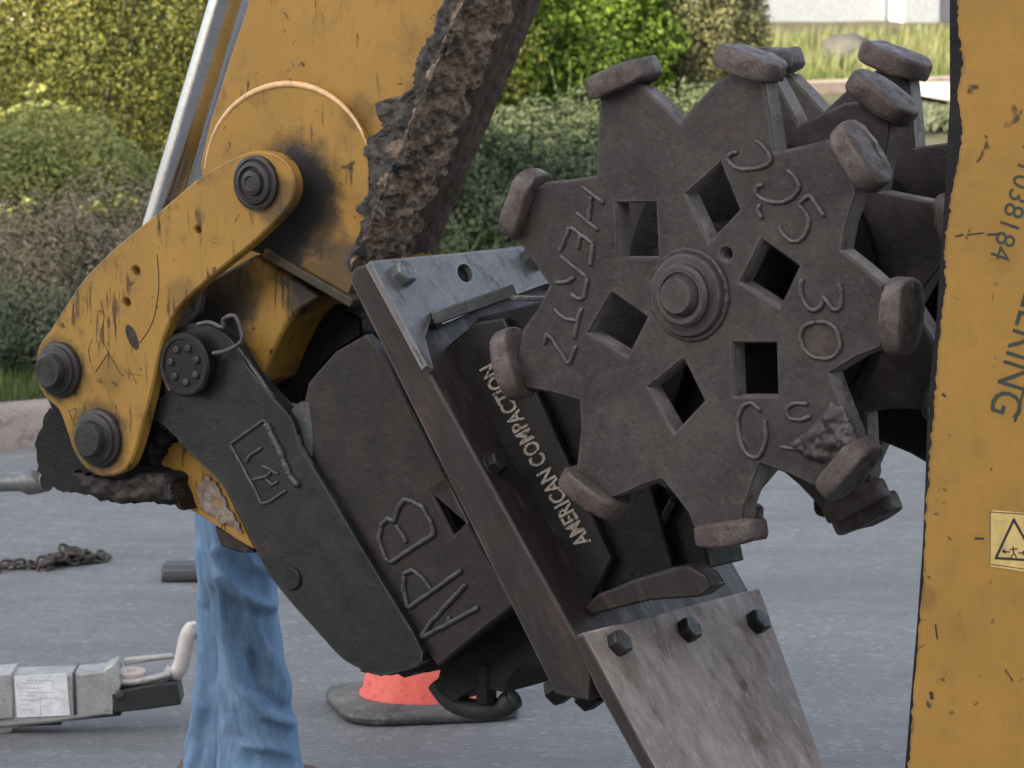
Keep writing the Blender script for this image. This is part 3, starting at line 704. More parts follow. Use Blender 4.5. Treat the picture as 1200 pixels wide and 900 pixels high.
# scraper plate bolted at the bottom
SB0 = .042
scr = MB().slab([(673, 746), (683, 741), (768, 900), (860, 1070), (850, 1078), (696, 802)], TP0 - .004, TP1 + .004)
scr = scr.build('scraper_plate', 'scraper_steel', cw, bevel=.004)
for v_ in scr.data.vertices:                       # the blade narrows towards its cutting end
    q_ = v_.co + Vector(cw.location) - HUB; al = (v_.co + Vector(cw.location) - T(683, 741, TP0)).dot(DV)
    if q_.dot(AX) > .3 * S and al > 0: v_.co -= AX * al * .28
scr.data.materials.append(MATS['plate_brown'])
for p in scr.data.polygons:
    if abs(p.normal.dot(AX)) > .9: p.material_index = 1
for px, py in ((713, 763), (795, 747), (876, 737)):
    t_, q = line_t(px, py, 0); hexhead(px, py, t_, .0205, .024, scr, lift=.012, mat='pin_steel')
for px, py in ((655, 808), (690, 815)): MB().lathe(T(px, py, .1), -NV, [(-.02, .022), (.012, .022), (.016, .018)], 6).build('nut', 'grease', scr, smooth=30)
# discs
DISC = [(703, 112), (699, 160), (698, 206), (670, 210), (640, 213), (620, 225), (608, 262), (606, 282), (628, 312), (643, 335), (632, 358), (612, 386), (606, 420), (616, 455), (645, 460), (678, 470),
        (680, 500), (676, 540), (672, 565), (690, 590), (722, 583), (750, 571), (775, 562), (790, 580), (806, 602), (812, 618), (850, 622), (870, 615), (872, 594), (890, 544), (925, 556), (957, 572), (980, 565), (1000, 530), (1000, 508), (988, 478), (973, 438),
        (1005, 418), (1032, 408), (1040, 370), (1034, 333), (1010, 312), (986, 293), (992, 262), (1004, 226), (1000, 195), (968, 164), (935, 172), (908, 178), (903, 140), (895, 96), (866, 82), (838, 96), (815, 122), (796, 143), (775, 122), (753, 102), (725, 96)]
SQ = [[(722, 238), (768, 238), (771, 302), (724, 302)], [(844, 192), (866, 246), (830, 284), (804, 228)], [(893, 281), (936, 312), (913, 360), (868, 331)],
      [(858, 402), (909, 402), (911, 464), (860, 464)], [(801, 421), (825, 470), (790, 507), (760, 454)], [(717, 343), (758, 372), (735, 417), (690, 390)]]
PADS = [(725, 92), (873, 74), (1003, 184), (1051, 371), (990, 550), (851, 625), (691, 578), (597, 427), (611, 240)]
duv = [uv(x, y, 0) for x, y in DISC]; quv = [[uv(x, y, 0) for x, y in s] for s in SQ]
puv = [uv(x, y, 0) for x, y in PADS]
padang = [math.atan2(v, u) for u, v in puv]; padr = [math.hypot(u, v) for u, v in puv]
def rot2(p, a): c, s = math.cos(a), math.sin(a); return (p[0] * c - p[1] * s, p[0] * s + p[1] * c)
def pad_mesh(ang, rad, t, k):
    """worn forged foot: a fat rounded bar across the tooth, thicker in the middle"""
    rd = U * math.cos(ang) + V * math.sin(ang); tg = U * -math.sin(ang) + V * math.cos(ang)
    c = W(0, 0, t) + rd * (rad + .0)
    L, A, H = .054, .036, .0175; vs = []; n, mN = 22, 10
    sk = random.uniform(-.12, .12)
    for i in range(mN + 1):
        ph = -math.pi / 2 + math.pi * i / mN
        z = math.copysign(abs(math.sin(ph)) ** .48, math.sin(ph)); rr = max(abs(math.cos(ph)), 1e-4) ** .42
        for j in range(n):
            a = 2 * math.pi * j / n; ca, sa = math.cos(a), math.sin(a)
            x = math.copysign(abs(ca) ** .62, ca) * L * (0.8 + .2 * rr); y = math.copysign(abs(sa) ** .72, sa) * A * (0.78 + .22 * rr)
            if i in (0, mN): x *= .82; y *= .7
            p = c + tg * x + AX * (y + x * sk) + rd * (z * H * (1 - .22 * (x / L) ** 2) + .0032 * noise.fractal(Vector((x * 45 + k * 9, y * 45, z)), 1, 2, 3))
            vs.append(p)
    fs = [(i * n + j, i * n + (j + 1) % n, (i + 1) * n + (j + 1) % n, (i + 1) * n + j) for i in range(mN) for j in range(n)] + [tuple(reversed(range(n))), tuple(range(mN * n, mN * n + n))]
    return MB().add(vs, fs)
def disc(t, rot, first=False):
    o = MB().slab_uv([rot2(p, rot) for p in duv], t, t + .036, [[rot2(p, rot) for p in q] for q in quv]
                     + ([circ(851, 298, .009, 0, 12)] if first else [])).build('wheel_disc', 'wheel_steel', cw, bevel=.0035)
    o.data.materials.append(MATS['rim_worn_skylit'])  # paler edge walls: soil wear, with sky light put into the colour
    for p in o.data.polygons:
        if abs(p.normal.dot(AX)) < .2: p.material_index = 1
    for k, (a, r) in enumerate(zip(padang, padr)):
        pad_mesh(a + rot, r, t + .014, k + rot * 7).build('pad', 'pad_steel', o, smooth=70)
    return o
d0 = disc(0, 0, True)
def ang_at(px, py, t): u, v = uv(px, py, t); return math.atan2(v, u)
TM, TR = .198, .40
d1 = disc(TM, ang_at(1030, 113, TM) - padang[1])
d2 = disc(TR, ang_at(1043, 74, TR) - padang[1])
for tt in (TM, TR):
    pass
# axle tube and hub
MB().lathe(W(0, 0, .037), AX, [(0, .10), (.07, .10), (.075, .075), (.36, .075), (.365, .10), (.37, .10)], 32).build('axle', 'grease', cw, smooth=40)
hubm = MB().lathe(W(0, 0, 0), -AX, [(-.01, .062), (.006, .062), (.012, .058), (.014, .050), (.014, .0455), (.022, .0445), (.026, .040), (.026, .034), (.022, .0335), (.022, .031), (.034, .0275), (.038, .024)], 36).build('hub', 'wheel_steel', d0, smooth=35)
mbw = MB(); ringp = [W((.0632 + random.uniform(-.0012, .0012)) * math.cos(2 * math.pi * i / 90), (.0632 + random.uniform(-.0012, .0012)) * math.sin(2 * math.pi * i / 90), 0) for i in range(90)]
mbw.tube(ringp, [random.uniform(.004, .0062) for _ in range(90)], 7, True).build('weld_ring', 'wheel_steel', d0, smooth=70)
MB().lathe(W(0, 0, .176), AX, [(0, .215), (.014, .215), (.016, .20)], 40).build('drum', 'grease', cw, smooth=40)
MB().lathe(W(0, 0, .24), AX, [(0, .20), (.13, .20), (.135, .18)], 40).build('drum', 'grease', cw, smooth=40)
tb = -.0008
Z1 = (600, 200); k1 = 3.75
HZ = [[[(310, 70), (405, 145)], [(285, 185), (378, 262)], [(348, 112), (335, 222)]],
      [[(255, 245), (357, 322)], [(255, 245), (210, 358)], [(302, 282), (288, 350)], [(357, 322), (343, 420)]],
      [[(213, 372), (330, 470)], [(330, 470), (318, 552), (290, 562), (260, 540)], [(272, 464), (245, 488), (190, 492)]],
      [[(185, 605), (225, 645), (285, 660)], [(310, 600), (288, 660), (275, 740)]],
      [[(155, 712), (250, 850)], [(250, 850), (282, 770)], [(155, 712), (142, 765)]]]
for L in HZ: weld(L, tb, .0033, 'weld_letter', 'weld', d0, Z1, k1)
N2 = [[[(390, 30), (420, 45), (470, 95), (495, 150), (485, 190), (430, 215), (350, 228), (260, 220), (225, 195), (200, 165), (215, 125), (250, 110), (265, 125)]],
      [[(615, 240), (650, 265), (695, 330), (690, 380), (650, 430), (560, 465), (460, 445), (405, 415), (395, 385), (410, 345), (450, 345)], [(425, 470), (410, 520), (440, 580)]],
      [[(880, 565), (830, 490), (780, 420), (740, 435), (700, 480), (745, 530), (768, 600), (750, 670), (700, 730), (650, 738), (600, 700), (570, 660), (565, 630)]]]
for L in N2: weld(L, tb, .0033, 'weld_digit', 'weld', d0, (820, 160), 6.0)
N3 = [[[(415, 90), (410, 140), (425, 190), (460, 220), (495, 200), (505, 160)], [(505, 165), (540, 215), (570, 205), (575, 140), (560, 110)]],
      [[(470, 268), (425, 285), (410, 330), (430, 385), (480, 415), (540, 410), (568, 370), (560, 310), (520, 272), (470, 268)]],
      [[(250, 630), (215, 598), (180, 605), (158, 650), (160, 720), (180, 790), (215, 818), (250, 800), (268, 740), (262, 665)]],
      [[(440, 600), (380, 600), (355, 625), (365, 660), (410, 665), (450, 650)]], [[(325, 775), (415, 780), (430, 740)]]]
for L in N3: weld(L, tb, .0033, 'weld_digit', 'weld', d0, (820, 300), 3.4625)
# lump of dried mud on one tooth
def lump(pts, t0, depth, name, mat, parent, seed, step=.006, amp=.012, base=.004):
    """bumpy heightfield crust over a pixel outline on plane t0, bulging towards -axis"""
    poly = [uv(x, y, t0) for x, y in pts]
    us = [p[0] for p in poly]; vs_ = [p[1] for p in poly]; u0, u1, v0, v1 = min(us), max(us), min(vs_), max(vs_)
    def inside(x, y):
        c = False; n = len(poly)
        for i in range(n):
            a, b = poly[i], poly[i - 1]
            if (a[1] > y) != (b[1] > y) and x < (b[0] - a[0]) * (y - a[1]) / (b[1] - a[1]) + a[0]: c = not c
        return c
    def edge(x, y):
        best = 9
        for i in range(len(poly)):
            a, b = poly[i], poly[i - 1]; dx, dy = b[0] - a[0], b[1] - a[1]
            k = max(0, min(1, ((x - a[0]) * dx + (y - a[1]) * dy) / (dx * dx + dy * dy + 1e-12)))
            best = min(best, math.hypot(x - a[0] - k * dx, y - a[1] - k * dy))
        return best
    nx, ny = int((u1 - u0) / step) + 2, int((v1 - v0) / step) + 2; idx = {}; m = MB()
    for j in range(ny):
        for i in range(nx):
            x, y = u0 + i * step, v0 + j * step
            jx = x + .5 * step * noise.noise(Vector((x * 300, y * 300, seed))); jy = y + .5 * step * noise.noise(Vector((x * 300, y * 300, seed + 5)))
            if inside(jx, jy):
                e = min(1, edge(jx, jy) / .012)
                h = (base + amp * (.5 + .8 * noise.fractal(Vector((jx * 45, jy * 45, seed)), 1, 2, 4))) * e ** .5
                idx[(i, j)] = len(m.v); m.v.append(W(jx, jy, t0) - AX * max(h, .0005))
    for j in range(ny):
        for i in range(nx):
            q = [(i, j), (i + 1, j), (i + 1, j + 1), (i, j + 1)]
            if all(k in idx for k in q): m.f.append(tuple(idx[k] for k in q))
    # skirt and back so the crust is a closed body
    from collections import Counter
    cnt = Counter()
    for f in m.f:
        for a in range(4): cnt[frozenset((f[a], f[(a + 1) % 4]))] += 1
    back = {}
    def bk(i):
        if i not in back: 
            p = m.v[i]; q = p - AX * ((p - HUB).dot(AX) - t0 * S) + AX * depth; back[i] = len(m.v); m.v.append(q)
        return back[i]
    for f in list(m.f):
        for a in range(4):
            e0, e1 = f[a], f[(a + 1) % 4]
            if cnt[frozenset((e0, e1))] == 1: m.f.append((e0, bk(e0), bk(e1), e1))
    return m.build(name, mat, parent, smooth=60)
lump([(960, 490), (975, 470), (990, 478), (1002, 500), (1010, 525), (995, 545), (968, 545), (945, 538), (925, 520), (945, 505)], .0, .004, 'mud_lump', 'wheel_steel', d0, 3, .0026, .012)
u_, v_ = uv(1004, 606, .25)
pad_mesh(math.atan2(v_, u_) + .05, math.hypot(u_, v_), .25, 31).build('pad', 'pad_steel', d1, smooth=70)

# ================================================================== QUICK COUPLER
qc = empty('quick_coupler', T(340, 640, .3) - Vector((0, 0, .2)), 'dark green black quick coupler with red brown hanger ears lettered in weld bead', 'coupler')
CPL = [(190, 402), (198, 390), (214, 381), (236, 380), (258, 388), (274, 402), (290, 430), (318, 464), (342, 492), (352, 524), (376, 562), (402, 606), (450, 686), (495, 764), (481, 782), (462, 789), (440, 791), (418, 782), (398, 769), (368, 736), (340, 705), (312, 668), (288, 618), (268, 580), (250, 556), (228, 536), (204, 510), (186, 494), (172, 486), (174, 470), (194, 462), (186, 430)]
for t0 in (.14, .43):
    cpo = MB().slab(closed(CPL), t0, t0 + .032).build('side_plate', 'coupler_green', qc, bevel=.004)
    if t0 < .2: cpf = cpo
def pin(px, py, t, prof, name, mat, parent, n=32):
    return MB().lathe(T(px, py, t), -AX, prof, n).build(name, mat, parent, smooth=35)
pn = pin(228, 426, .14, [(-.30, .038), (0, .046), (.012, .0515), (.024, .0515), (.028, .048), (.028, .043), (.025, .042)], 'pin', 'dark_steel', qc)
for i in range(7):
    a = 2 * math.pi * i / 7 + .35; c = T(228, 426, .14) - AX * .025 + U * (.028 * math.cos(a)) + V * (.028 * math.sin(a))
    MB().lathe(c, -AX, [(-.004, .0072), (.003, .0065), (.005, .004)], 10).build('pin_bolt', 'pin_steel', pn, smooth=40)
MB().tube([T(x, y, .118) for x, y in smoothline([(232, 380), (246, 378), (262, 384), (262, 374), (275, 370), (282, 384), (284, 398), (276, 406), (262, 412), (250, 414)], 3)], .0038, 8).build('retaining_clip', 'weld', qc, smooth=60)
MB().tube([T(x, y, .120) for x, y in smoothline([(192, 400), (189, 420), (192, 440), (200, 458)], 4)], .0035, 8).build('retaining_clip', 'weld', qc, smooth=60)
MB().slab([(192, 400), (190, 380), (205, 352), (222, 335), (238, 330), (232, 365), (215, 385)], .19, .21).build('spacer_plate', 'plate_worn', qc, bevel=.003)
MB().slab([(340, 480), (352, 470), (362, 472), (368, 520), (364, 545), (352, 520)], .155, .18).build('spacer_plate', 'weld_dark', qc, bevel=.003)
weld([[(180, 305), (410, 135), (435, 150)], [(180, 305), (330, 580), (400, 720), (440, 715), (570, 630)], [(290, 440), (310, 390), (400, 325)], [(330, 560), (440, 525), (470, 490), (520, 515)], [(405, 455), (470, 490)], [(430, 545), (470, 590), (520, 565)]],
     .139, .0026, 'weld_emblem', 'weld_dark', cpf, (240, 470), 6.0, False)
weld([[(430, 150), (520, 340), (600, 530), (660, 600)]], .138, .0055, 'weld_emblem', 'weld_dark', cpf, (240, 470), 6.0, False)
weld([[(277, 404), (320, 466), (343, 494), (353, 524), (376, 562), (400, 602)]], .146, .0035, 'edge_weld', 'weld_dark', cpf, (0, 0), 1, False)
pin(343, 678, .14, [(-.03, .018), (.004, .018), (.006, .016)], 'plug', 'dark_steel', qc, 20)
EAR = [(356, 500), (355, 474), (361, 448), (393, 412), (428, 392), (446, 412), (472, 462), (505, 528), (523, 560), (548, 612), (560, 636), (604, 708), (560, 742), (513, 781), (488, 750), (402, 606), (370, 540)]
EARH = [[(504, 574), (521, 564), (547, 612), (531, 627)]]
for t0 in (.158, .42):
    eo = MB().slab(EAR, t0, t0 + .02, EARH if t0 < .2 else ()).build('hanger_ear', 'ear_red', qc, bevel=.004)
    if t0 < .2: earf = eo
for L in ([[(230, 410), (445, 270), (430, 210), (390, 140), (340, 110), (300, 105), (270, 150), (255, 210), (225, 190), (190, 230), (180, 290), (210, 380), (230, 410)], [(265, 225), (315, 315)]],
          [[(320, 625), (580, 440)], [(320, 625), (300, 540), (300, 460), (340, 440), (390, 480), (430, 535)]],
          [[(380, 770), (660, 620)], [(380, 770), (430, 690), (600, 510)], [(515, 660), (520, 700)]]):
    weld(L, .157, .0040, 'weld_letter', 'weld_dark', earf, (400, 560), 4.09, False)
# body between the plates
MB().slab([(300, 560), (350, 500), (392, 470), (440, 420), (560, 620), (610, 712), (520, 776), (430, 786), (360, 690)], .20, .41).build('body', 'grease', qc, bevel=.004)
MB().slab([(288, 400), (330, 352), (380, 352), (422, 372), (424, 392), (392, 412), (362, 446), (354, 474), (320, 470), (296, 430)], .30, .42).build('body', 'grease', qc, bevel=.004)
hk = MB().slab([(420, 784), (500, 748), (596, 700), (640, 748), (650, 768), (618, 776), (596, 792), (592, 812), (560, 806), (530, 822), (512, 806), (516, 786), (480, 792), (445, 792)], .24, .38, sub=.012, rough=.008, seed=4).build('hook', 'grease', qc, bevel=.004)
hs = MB().tube([T(x, y, .27) for x, y in smoothline([(512, 800), (530, 822), (560, 832), (590, 828), (600, 820)], 4)], .0165, 14).build('hose', 'black_rubber', qc, smooth=60)
MB().lathe(T(600, 820, .27), T(604, 817, .27) - T(596, 823, .27), [(-.012, .018), (.004, .018), (.006, .015), (.004, .010)], 16).build('hose_end', 'pin_steel', qc, smooth=40)
MB().lathe(T(570, 800, .25), Vector((0, 0, -1)), [(-.03, .016), (.03, .016), (.034, .012)], 8).build('fitting', 'grease', qc, smooth=40)

# ================================================================== EXCAVATOR
exl = T(1250, 900, .1); exl.z = 0
ex = empty('excavator', exl, 'worn yellow excavator arm, bucket link and boom carrying the coupler', 'excavator')
def loc(px, py, t): return tuple(T(px, py, t) - exl)
yellow('paint_link', stains=[(loc(71, 433, .11), .052, .95), (loc(117, 513, .11), .06, .95), (loc(330, 240, .11), .045, .6), (loc(60, 360, .11), .03, .4), (loc(215, 350, .11), .035, .35), (loc(130, 440, .11), .03, .3)], wear=.575, film=.75)
yellow('paint_arm', stains=[(loc(352, 222, .19), .085, 1.0), (loc(330, 285, .19), .07, 1.0), (loc(400, 320, .19), .06, .7), (loc(375, 265, .19), .05, .6), (loc(420, 130, .19), .03, .4)], wear=.61, film=.6)
yellow('paint_boom', base=(0.36, 0.195, 0.038), stains=[(loc(1085, 700, -.03), .02, .3)], wear=.74, film=.3)
yellow('paint_nose', stains=[(loc(232, 400, .2), .11, 1.0), (loc(270, 340, .2), .06, .8), (loc(365, 360, .2), .06, .7), (loc(345, 318, .17), .07, .9), (loc(400, 348, .17), .06, .9)], wear=.56, film=.8)
# stick (dipper arm): hollow box beam running up out of the frame
ARM0, ARM1 = .20, .42
ARM = [(640, -900), (300, -60), (288, 10), (268, 70), (246, 140), (234, 190), (238, 240), (262, 285), (310, 300), (412, 352), (420, 300), (437, 258), (545, 0), (575, -70), (910, -900)]
arm = MB().slab(ARM, ARM0, ARM1).build('stick', 'paint_arm', ex, bevel=.006)
b_out = [(238, 222)] + [(338 + 97 * math.cos(a), 204 - 105 * math.sin(a)) for a in [R(172 - i * 11) for i in range(15)]] + [(432, 230), (427, 262), (416, 300), (408, 346), (360, 322), (312, 294), (270, 290), (240, 260)]
boss = MB().slab(closed(b_out, 2), .182, .2005).build('boss_plate', 'paint_arm', arm, bevel=.004)
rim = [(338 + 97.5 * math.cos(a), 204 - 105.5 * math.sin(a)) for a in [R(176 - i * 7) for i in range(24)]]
MB().tube([T(x, y, .184) for x, y in rim], [.0016 + .0042 * max(0, math.sin(math.pi * (i + 1) / 25)) ** 1.5 for i in range(24)], 8).build('rim_highlight', 'rim_highlight_tone', arm, smooth=60)  # pale strip: the bevel's sky highlight put into the colour
fa, fb = T(308, 296, .17), T(412, 356, .17); dd = (fb - fa).normalized()
MB().box((fa + fb) / 2 + AX * .06, dd, AX, dd.cross(AX), (fb - fa).length / 2, .06, .008).build('lower_flange', 'paint_nose', arm, bevel=.003)
MB().slab([(300, 298), (345, 326), (374, 348), (352, 362), (334, 384), (320, 412), (306, 446), (272, 462), (226, 468), (192, 446), (190, 410), (206, 372), (240, 330)], .205, .40).build('nose', 'paint_nose', arm, bevel=.006)
# bucket link plates
LINK = [(180, 253), (205, 232), (227, 213), (250, 198), (272, 186), (297, 177), (322, 181), (339, 196), (345, 220), (338, 242), (320, 262), (290, 290), (250, 322), (222, 347), (205, 366), (193, 392), (185, 420), (178, 455), (168, 495), (158, 530), (148, 549), (130, 558), (112, 557), (97, 546), (86, 530), (78, 506), (68, 480), (54, 468), (45, 452), (41, 430), (45, 406), (58, 388), (72, 366), (100, 325), (140, 286)]
LH = [circ(231, 270, .0062, .11, 12), circ(159, 318, .0075, .11, 12), circ(148, 355, .0075, .11, 12)]
slot = [uv(155 + 6 * math.cos(a) + 5 * math.sin(a), 395 + 15 * math.sin(a), .11) for a in [2 * math.pi * i / 14 for i in range(14)]]
for t0 in (.11, .47):
    m = MB(); m.slab_uv([uv(x, y, .11) for x, y in closed(LINK)], t0, t0 + .024, LH if t0 < .2 else ())
    lk = m.build('bucket_link', 'paint_link', ex, bevel=.004)
    if t0 < .2: linkf = lk
m = MB(); m.slab_uv(slot, .1092, .1098); m.build('gouge', 'greasy_brown', linkf, smooth=0)
MB().tube([T(x, y, .1095) for x, y in smoothline([(184, 298), (186, 335), (181, 370), (172, 390), (163, 402)], 4)], .0007, 5).build('scratch', 'ink_black', linkf, smooth=60)
for path in ([(118, 352), (122, 372), (118, 388)], [(128, 412), (112, 436)], [(120, 400), (140, 436), (146, 440)], [(108, 398), (104, 410), (106, 425)], [(146, 436), (166, 440)], [(150, 430), (160, 450)], [(80, 480), (88, 500)], [(82, 482), (90, 478), (86, 492)]):
    MB().tube([T(x, y, .1096) for x, y in smoothline(path, 3)], [random.uniform(.0002, .0009) for _ in smoothline(path, 3)], 5).build('scratch', 'ink_black', linkf, smooth=60)
MB().slab([(38, 430), (60, 400), (150, 420), (150, 545), (110, 560), (60, 480)], .145, .46).build('link_spacer', 'grease', ex, bevel=.004)
PROF = [(-.30, .036), (0, .046), (.004, .0465), (.008, .045), (.010, .040), (.016, .039), (.018, .034), (.019, .0295), (.030, .028), (.034, .0245)]
for px, py, k in ((71, 433, 1.0), (117, 513, 1.04)):
    pin(px, py, .11, [(o, r * k) for o, r in PROF], 'pin', 'pin_steel', ex, 36)
pin(302, 214, .11, [(-.30, .03), (0, .043), (.008, .043), (.010, .038), (.008, .035), (.014, .033), (.016, .027), (.011, .025), (.011, .021), (.018, .019), (.020, .012), (.017, .010), (.017, .006)], 'pin', 'pin_steel', ex, 36)
# chrome cylinder rod
r0, r1 = T(270, -420 + 420, .30), T(186, 252, .30)
r0 = T(266, 0, .30); dr = (r0 - T(196, 235, .30)).normalized()
MB().cyl(T(196, 235, .30) - dr * .16, r0 + dr * .9, .0285, n=40).build('cylinder_rod', 'chrome', ex, smooth=60)
# tipping link, grease caked boss and hydraulic stub
MB().slab([(186, 560), (190, 528), (200, 508), (222, 516), (246, 544), (266, 578), (284, 615), (298, 644), (280, 634), (250, 614), (214, 592)], .20, .23).build('tipping_link', 'paint_link', ex, bevel=.004)
MB().slab([(230, 572), (240, 556), (252, 562), (266, 590), (284, 624), (262, 613), (238, 596)], .194, .199, sub=.004, rough=.009, seed=2).build('bare_patch', 'rust_flake', ex, smooth=0)
MB().slab([(250, 616), (282, 632), (300, 648), (280, 648), (258, 640)], .21, .3).build('link_foot', 'greasy_brown', ex, bevel=.004)
mt = MB().slab([(58, 478), (72, 488), (92, 540), (120, 556), (168, 548), (200, 556), (215, 598), (205, 592), (175, 588), (140, 590), (100, 580), (62, 574), (44, 552), (42, 515)], .16, .40, sub=.008, rough=.007, seed=9).build('caked_boss', 'grease', ex, bevel=.006)
lump([(86, 548), (105, 556), (140, 560), (170, 552), (196, 556), (208, 588), (180, 588), (140, 590), (105, 578), (88, 566)], .15, .03, 'mud_cake', 'greasy_brown', ex, 15, .004, .012, .006)
lump([(170, 480), (186, 492), (214, 520), (200, 520), (188, 540), (184, 556), (150, 552), (160, 520)], .19, .03, 'mud_cake', 'grease', ex, 21, .005, .008, .006)
hc = T(40, 564, .24); hd = (T(-40, 566, .24) - hc).normalized()
MB().lathe(hc, hd, [(-.03, .018), (0, .022), (.012, .023), (.014, .0195), (.022, .0195), (.024, .0165), (.4, .0165)], 24).build('hydraulic_stub', 'plate_worn', ex, smooth=40)
# mud caked on the underside of the stick
def mud_strip():
    left = [(-70, 552), (-20, 530), (0, 521), (20, 512), (40, 507), (60, 492), (75, 487), (100, 486), (112, 470), (118, 445), (122, 439), (135, 441), (150, 450), (160, 433), (172, 426), (195, 432), (215, 436), (232, 430), (240, 418), (246, 416), (252, 428), (275, 422), (300, 408), (318, 412)]
    def lx(y):
        for (a, b), (c, d) in zip(left, left[1:]):
            if a <= y <= c: return b + (d - b) * (y - a) / (c - a)
        return left[-1][1]
    def exx(y): return 545 + (437 - 545) * y / 258 if y < 258 else 437 - (y - 258) * .42
    rows, ca, cb = 220, 22, 46; vs = []; edn = (T(437, 258, ARM0) - T(545, 0, ARM0)).normalized(); on = AX.cross(edn).normalized()
    if on.dot(U) < 0: on = -on
    for j in range(rows + 1):
        y = -70 + 385 * j / rows; ex_ = exx(y); l = lx(y) + 7 * noise.fractal(Vector((y * .12, 3, 0)), 1, 2, 3)
        l = min(l, ex_ - 3)
        for i in range(ca):
            f = i / ca; x = l + (ex_ - l) * f; p = T(x, y, .182)
            nn = noise.fractal(Vector((p.x * 70, p.y * 70, p.z * 40)), .7, 2, 5)
            h = (.004 + .007 * (nn + .45)) * min(1, f * 3.5) ** .6 + (.002 if i else -.012)
            vs.append(p - AX * max(h, -.012) + on * f * .004)
        pe = T(ex_, y, ARM0)
        for i in range(cb + 1):
            f = i / cb; p = pe + AX * ((ARM1 - ARM0) * S * f)
            nn = noise.fractal(Vector((p.x * 75, p.y * 75, p.z * 42)), .65, 2, 5)
            fal = 1 if f < .5 else max(0, 1 - (f - .5) / .16)
            h = .003 + .002 * nn + fal * max(0, .003 + .007 * nn)
            bl = max(0, 1 - f / .12)
            vs.append(p + on * h - AX * bl * .012 * (.6 + nn))
    n = ca + cb + 1
    return MB().add(vs, [(j * n + i, j * n + i + 1, (j + 1) * n + i + 1, (j + 1) * n + i) for j in range(rows) for i in range(n - 1)])
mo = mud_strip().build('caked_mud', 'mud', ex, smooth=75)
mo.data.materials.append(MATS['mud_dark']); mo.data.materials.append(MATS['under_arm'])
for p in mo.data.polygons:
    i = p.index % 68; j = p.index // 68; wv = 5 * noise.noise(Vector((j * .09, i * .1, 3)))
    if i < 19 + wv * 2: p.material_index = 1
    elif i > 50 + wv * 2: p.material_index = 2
# boom
EDGE = [(1121, -420), (1121, -60), (1122, 0), (1123, 40), (1129, 72), (1122, 108), (1128, 150), (1124, 182), (1116, 225), (1110, 265), (1107, 300), (1108, 330), (1104, 372), (1099, 415), (1096, 466), (1091, 515), (1088, 560), (1085, 620), (1080, 700), (1074, 780), (1068, 850), (1064, 900), (1052, 1080), (1040, 1250)]
BT = -.03
def boom_outer(inset):
    pts = [(x + inset(y), y) for x, y in EDGE] + [(1640, 1250), (1700, 200), (1640, -420), (1500, -900), (1180, -900)]
    return pts
def rag(pts, t):
    o = [uv(x, y, t) for x, y in pts]; out = []
    for i in range(len(o)):
        a, b = o[i], o[(i + 1) % len(o)]; out.append(a)
        if 1 <= i < 21:
            for j in range(1, 9):
                f = j / 9; d = .004 * noise.fractal(Vector((i + f, i * 3.1 + f * 7, 2)) * 2.1, .8, 2, 3)
                out.append((a[0] + (b[0] - a[0]) * f + d, a[1] + (b[1] - a[1]) * f))
    return out
bm_ = MB(); bm_.slab_uv(rag(boom_outer(lambda y: 0), BT), BT, BT + .004); boom = bm_.build('boom_side', 'paint_boom', ex, bevel=0)
sl = [(x + (-9 if y < 560 else -4), y) for x, y in [(1122, -420), (1122, 0), (1122, 120), (1114, 260), (1106, 380), (1096, 480), (1088, 560), (1085, 640), (1075, 780), (1064, 900), (1040, 1250)]] + [(1640, 1250), (1700, 200), (1640, -420), (1500, -900), (1180, -900)]
MB().slab(sl, BT + .0045, BT + .36, sub=.05, rough=.0015).build('boom_core', 'grease', boom, bevel=.004)
lettering('ENGINEERING', (1240, 207), (1159, 481), (36, 11), BT - .0007, 'lettering', 'ink_green', boom)
lettering('. 1038184', (1200, 168), (1160, 301), (23, 8), BT - .0007, 'lettering', 'ink_green', boom)
m = MB(); a, b = (1187.5, 494), (1260, 245); m.slab([(a[0], a[1]), (a[0] + 2.6, a[1] + .6), (b[0] + 2.6, b[1] + .6), (b[0], b[1])], BT - .0008, BT - .0002); m.build('rule_line', 'ink_green', boom, smooth=0)
stk = [(1160, 601), (1163, 598), (1236, 604), (1239, 608), (1237, 672), (1233, 675), (1162, 664), (1159, 660)]
so = MB().slab(stk, BT - .0012, BT - .0002).build('warning_sticker', 'sticker_yellow', boom, smooth=0)
def strokes_flat(paths, t, wpx, name, mat, parent):
    m = MB()
    for pth in paths:
        for a, b in zip(pth, pth[1:]):
            L = math.hypot(b[0] - a[0], b[1] - a[1]); nx, ny = -(b[1] - a[1]) / L * wpx / 2, (b[0] - a[0]) / L * wpx / 2
            e = ((b[0] - a[0]) / L * wpx * .4, (b[1] - a[1]) / L * wpx * .4)
            m.add([T(a[0] + nx - e[0], a[1] + ny - e[1], t), T(b[0] + nx + e[0], b[1] + ny + e[1], t), T(b[0] - nx + e[0], b[1] - ny + e[1], t), T(a[0] - nx - e[0], a[1] - ny - e[1], t)], [(0, 1, 2, 3)])
    return m.build(name, mat, parent, smooth=0)
strokes_flat([[(1167, 654), (1188, 609), (1215, 657), (1167, 654)]], BT - .0015, 3.0, 'warning_triangle', 'ink_black', so)
strokes_flat([[(1161, 600), (1237, 605)], [(1160, 661), (1235, 672)], [(1160.5, 600), (1160, 661)]], BT - .0015, 1.0, 'sticker_border', 'ink_black', so)
strokes_flat([[(1175, 646), (1183, 647)], [(1177, 644), (1175, 646), (1178, 648)], [(1194, 648), (1201, 648)], [(1199, 646), (1201, 648), (1199, 650)], [(1187, 641), (1188, 648), (1185, 653)], [(1188, 648), (1191, 653)], [(1184, 644), (1192, 643)]], BT - .0016, 1.6, 'warning_figure', 'ink_black', so)
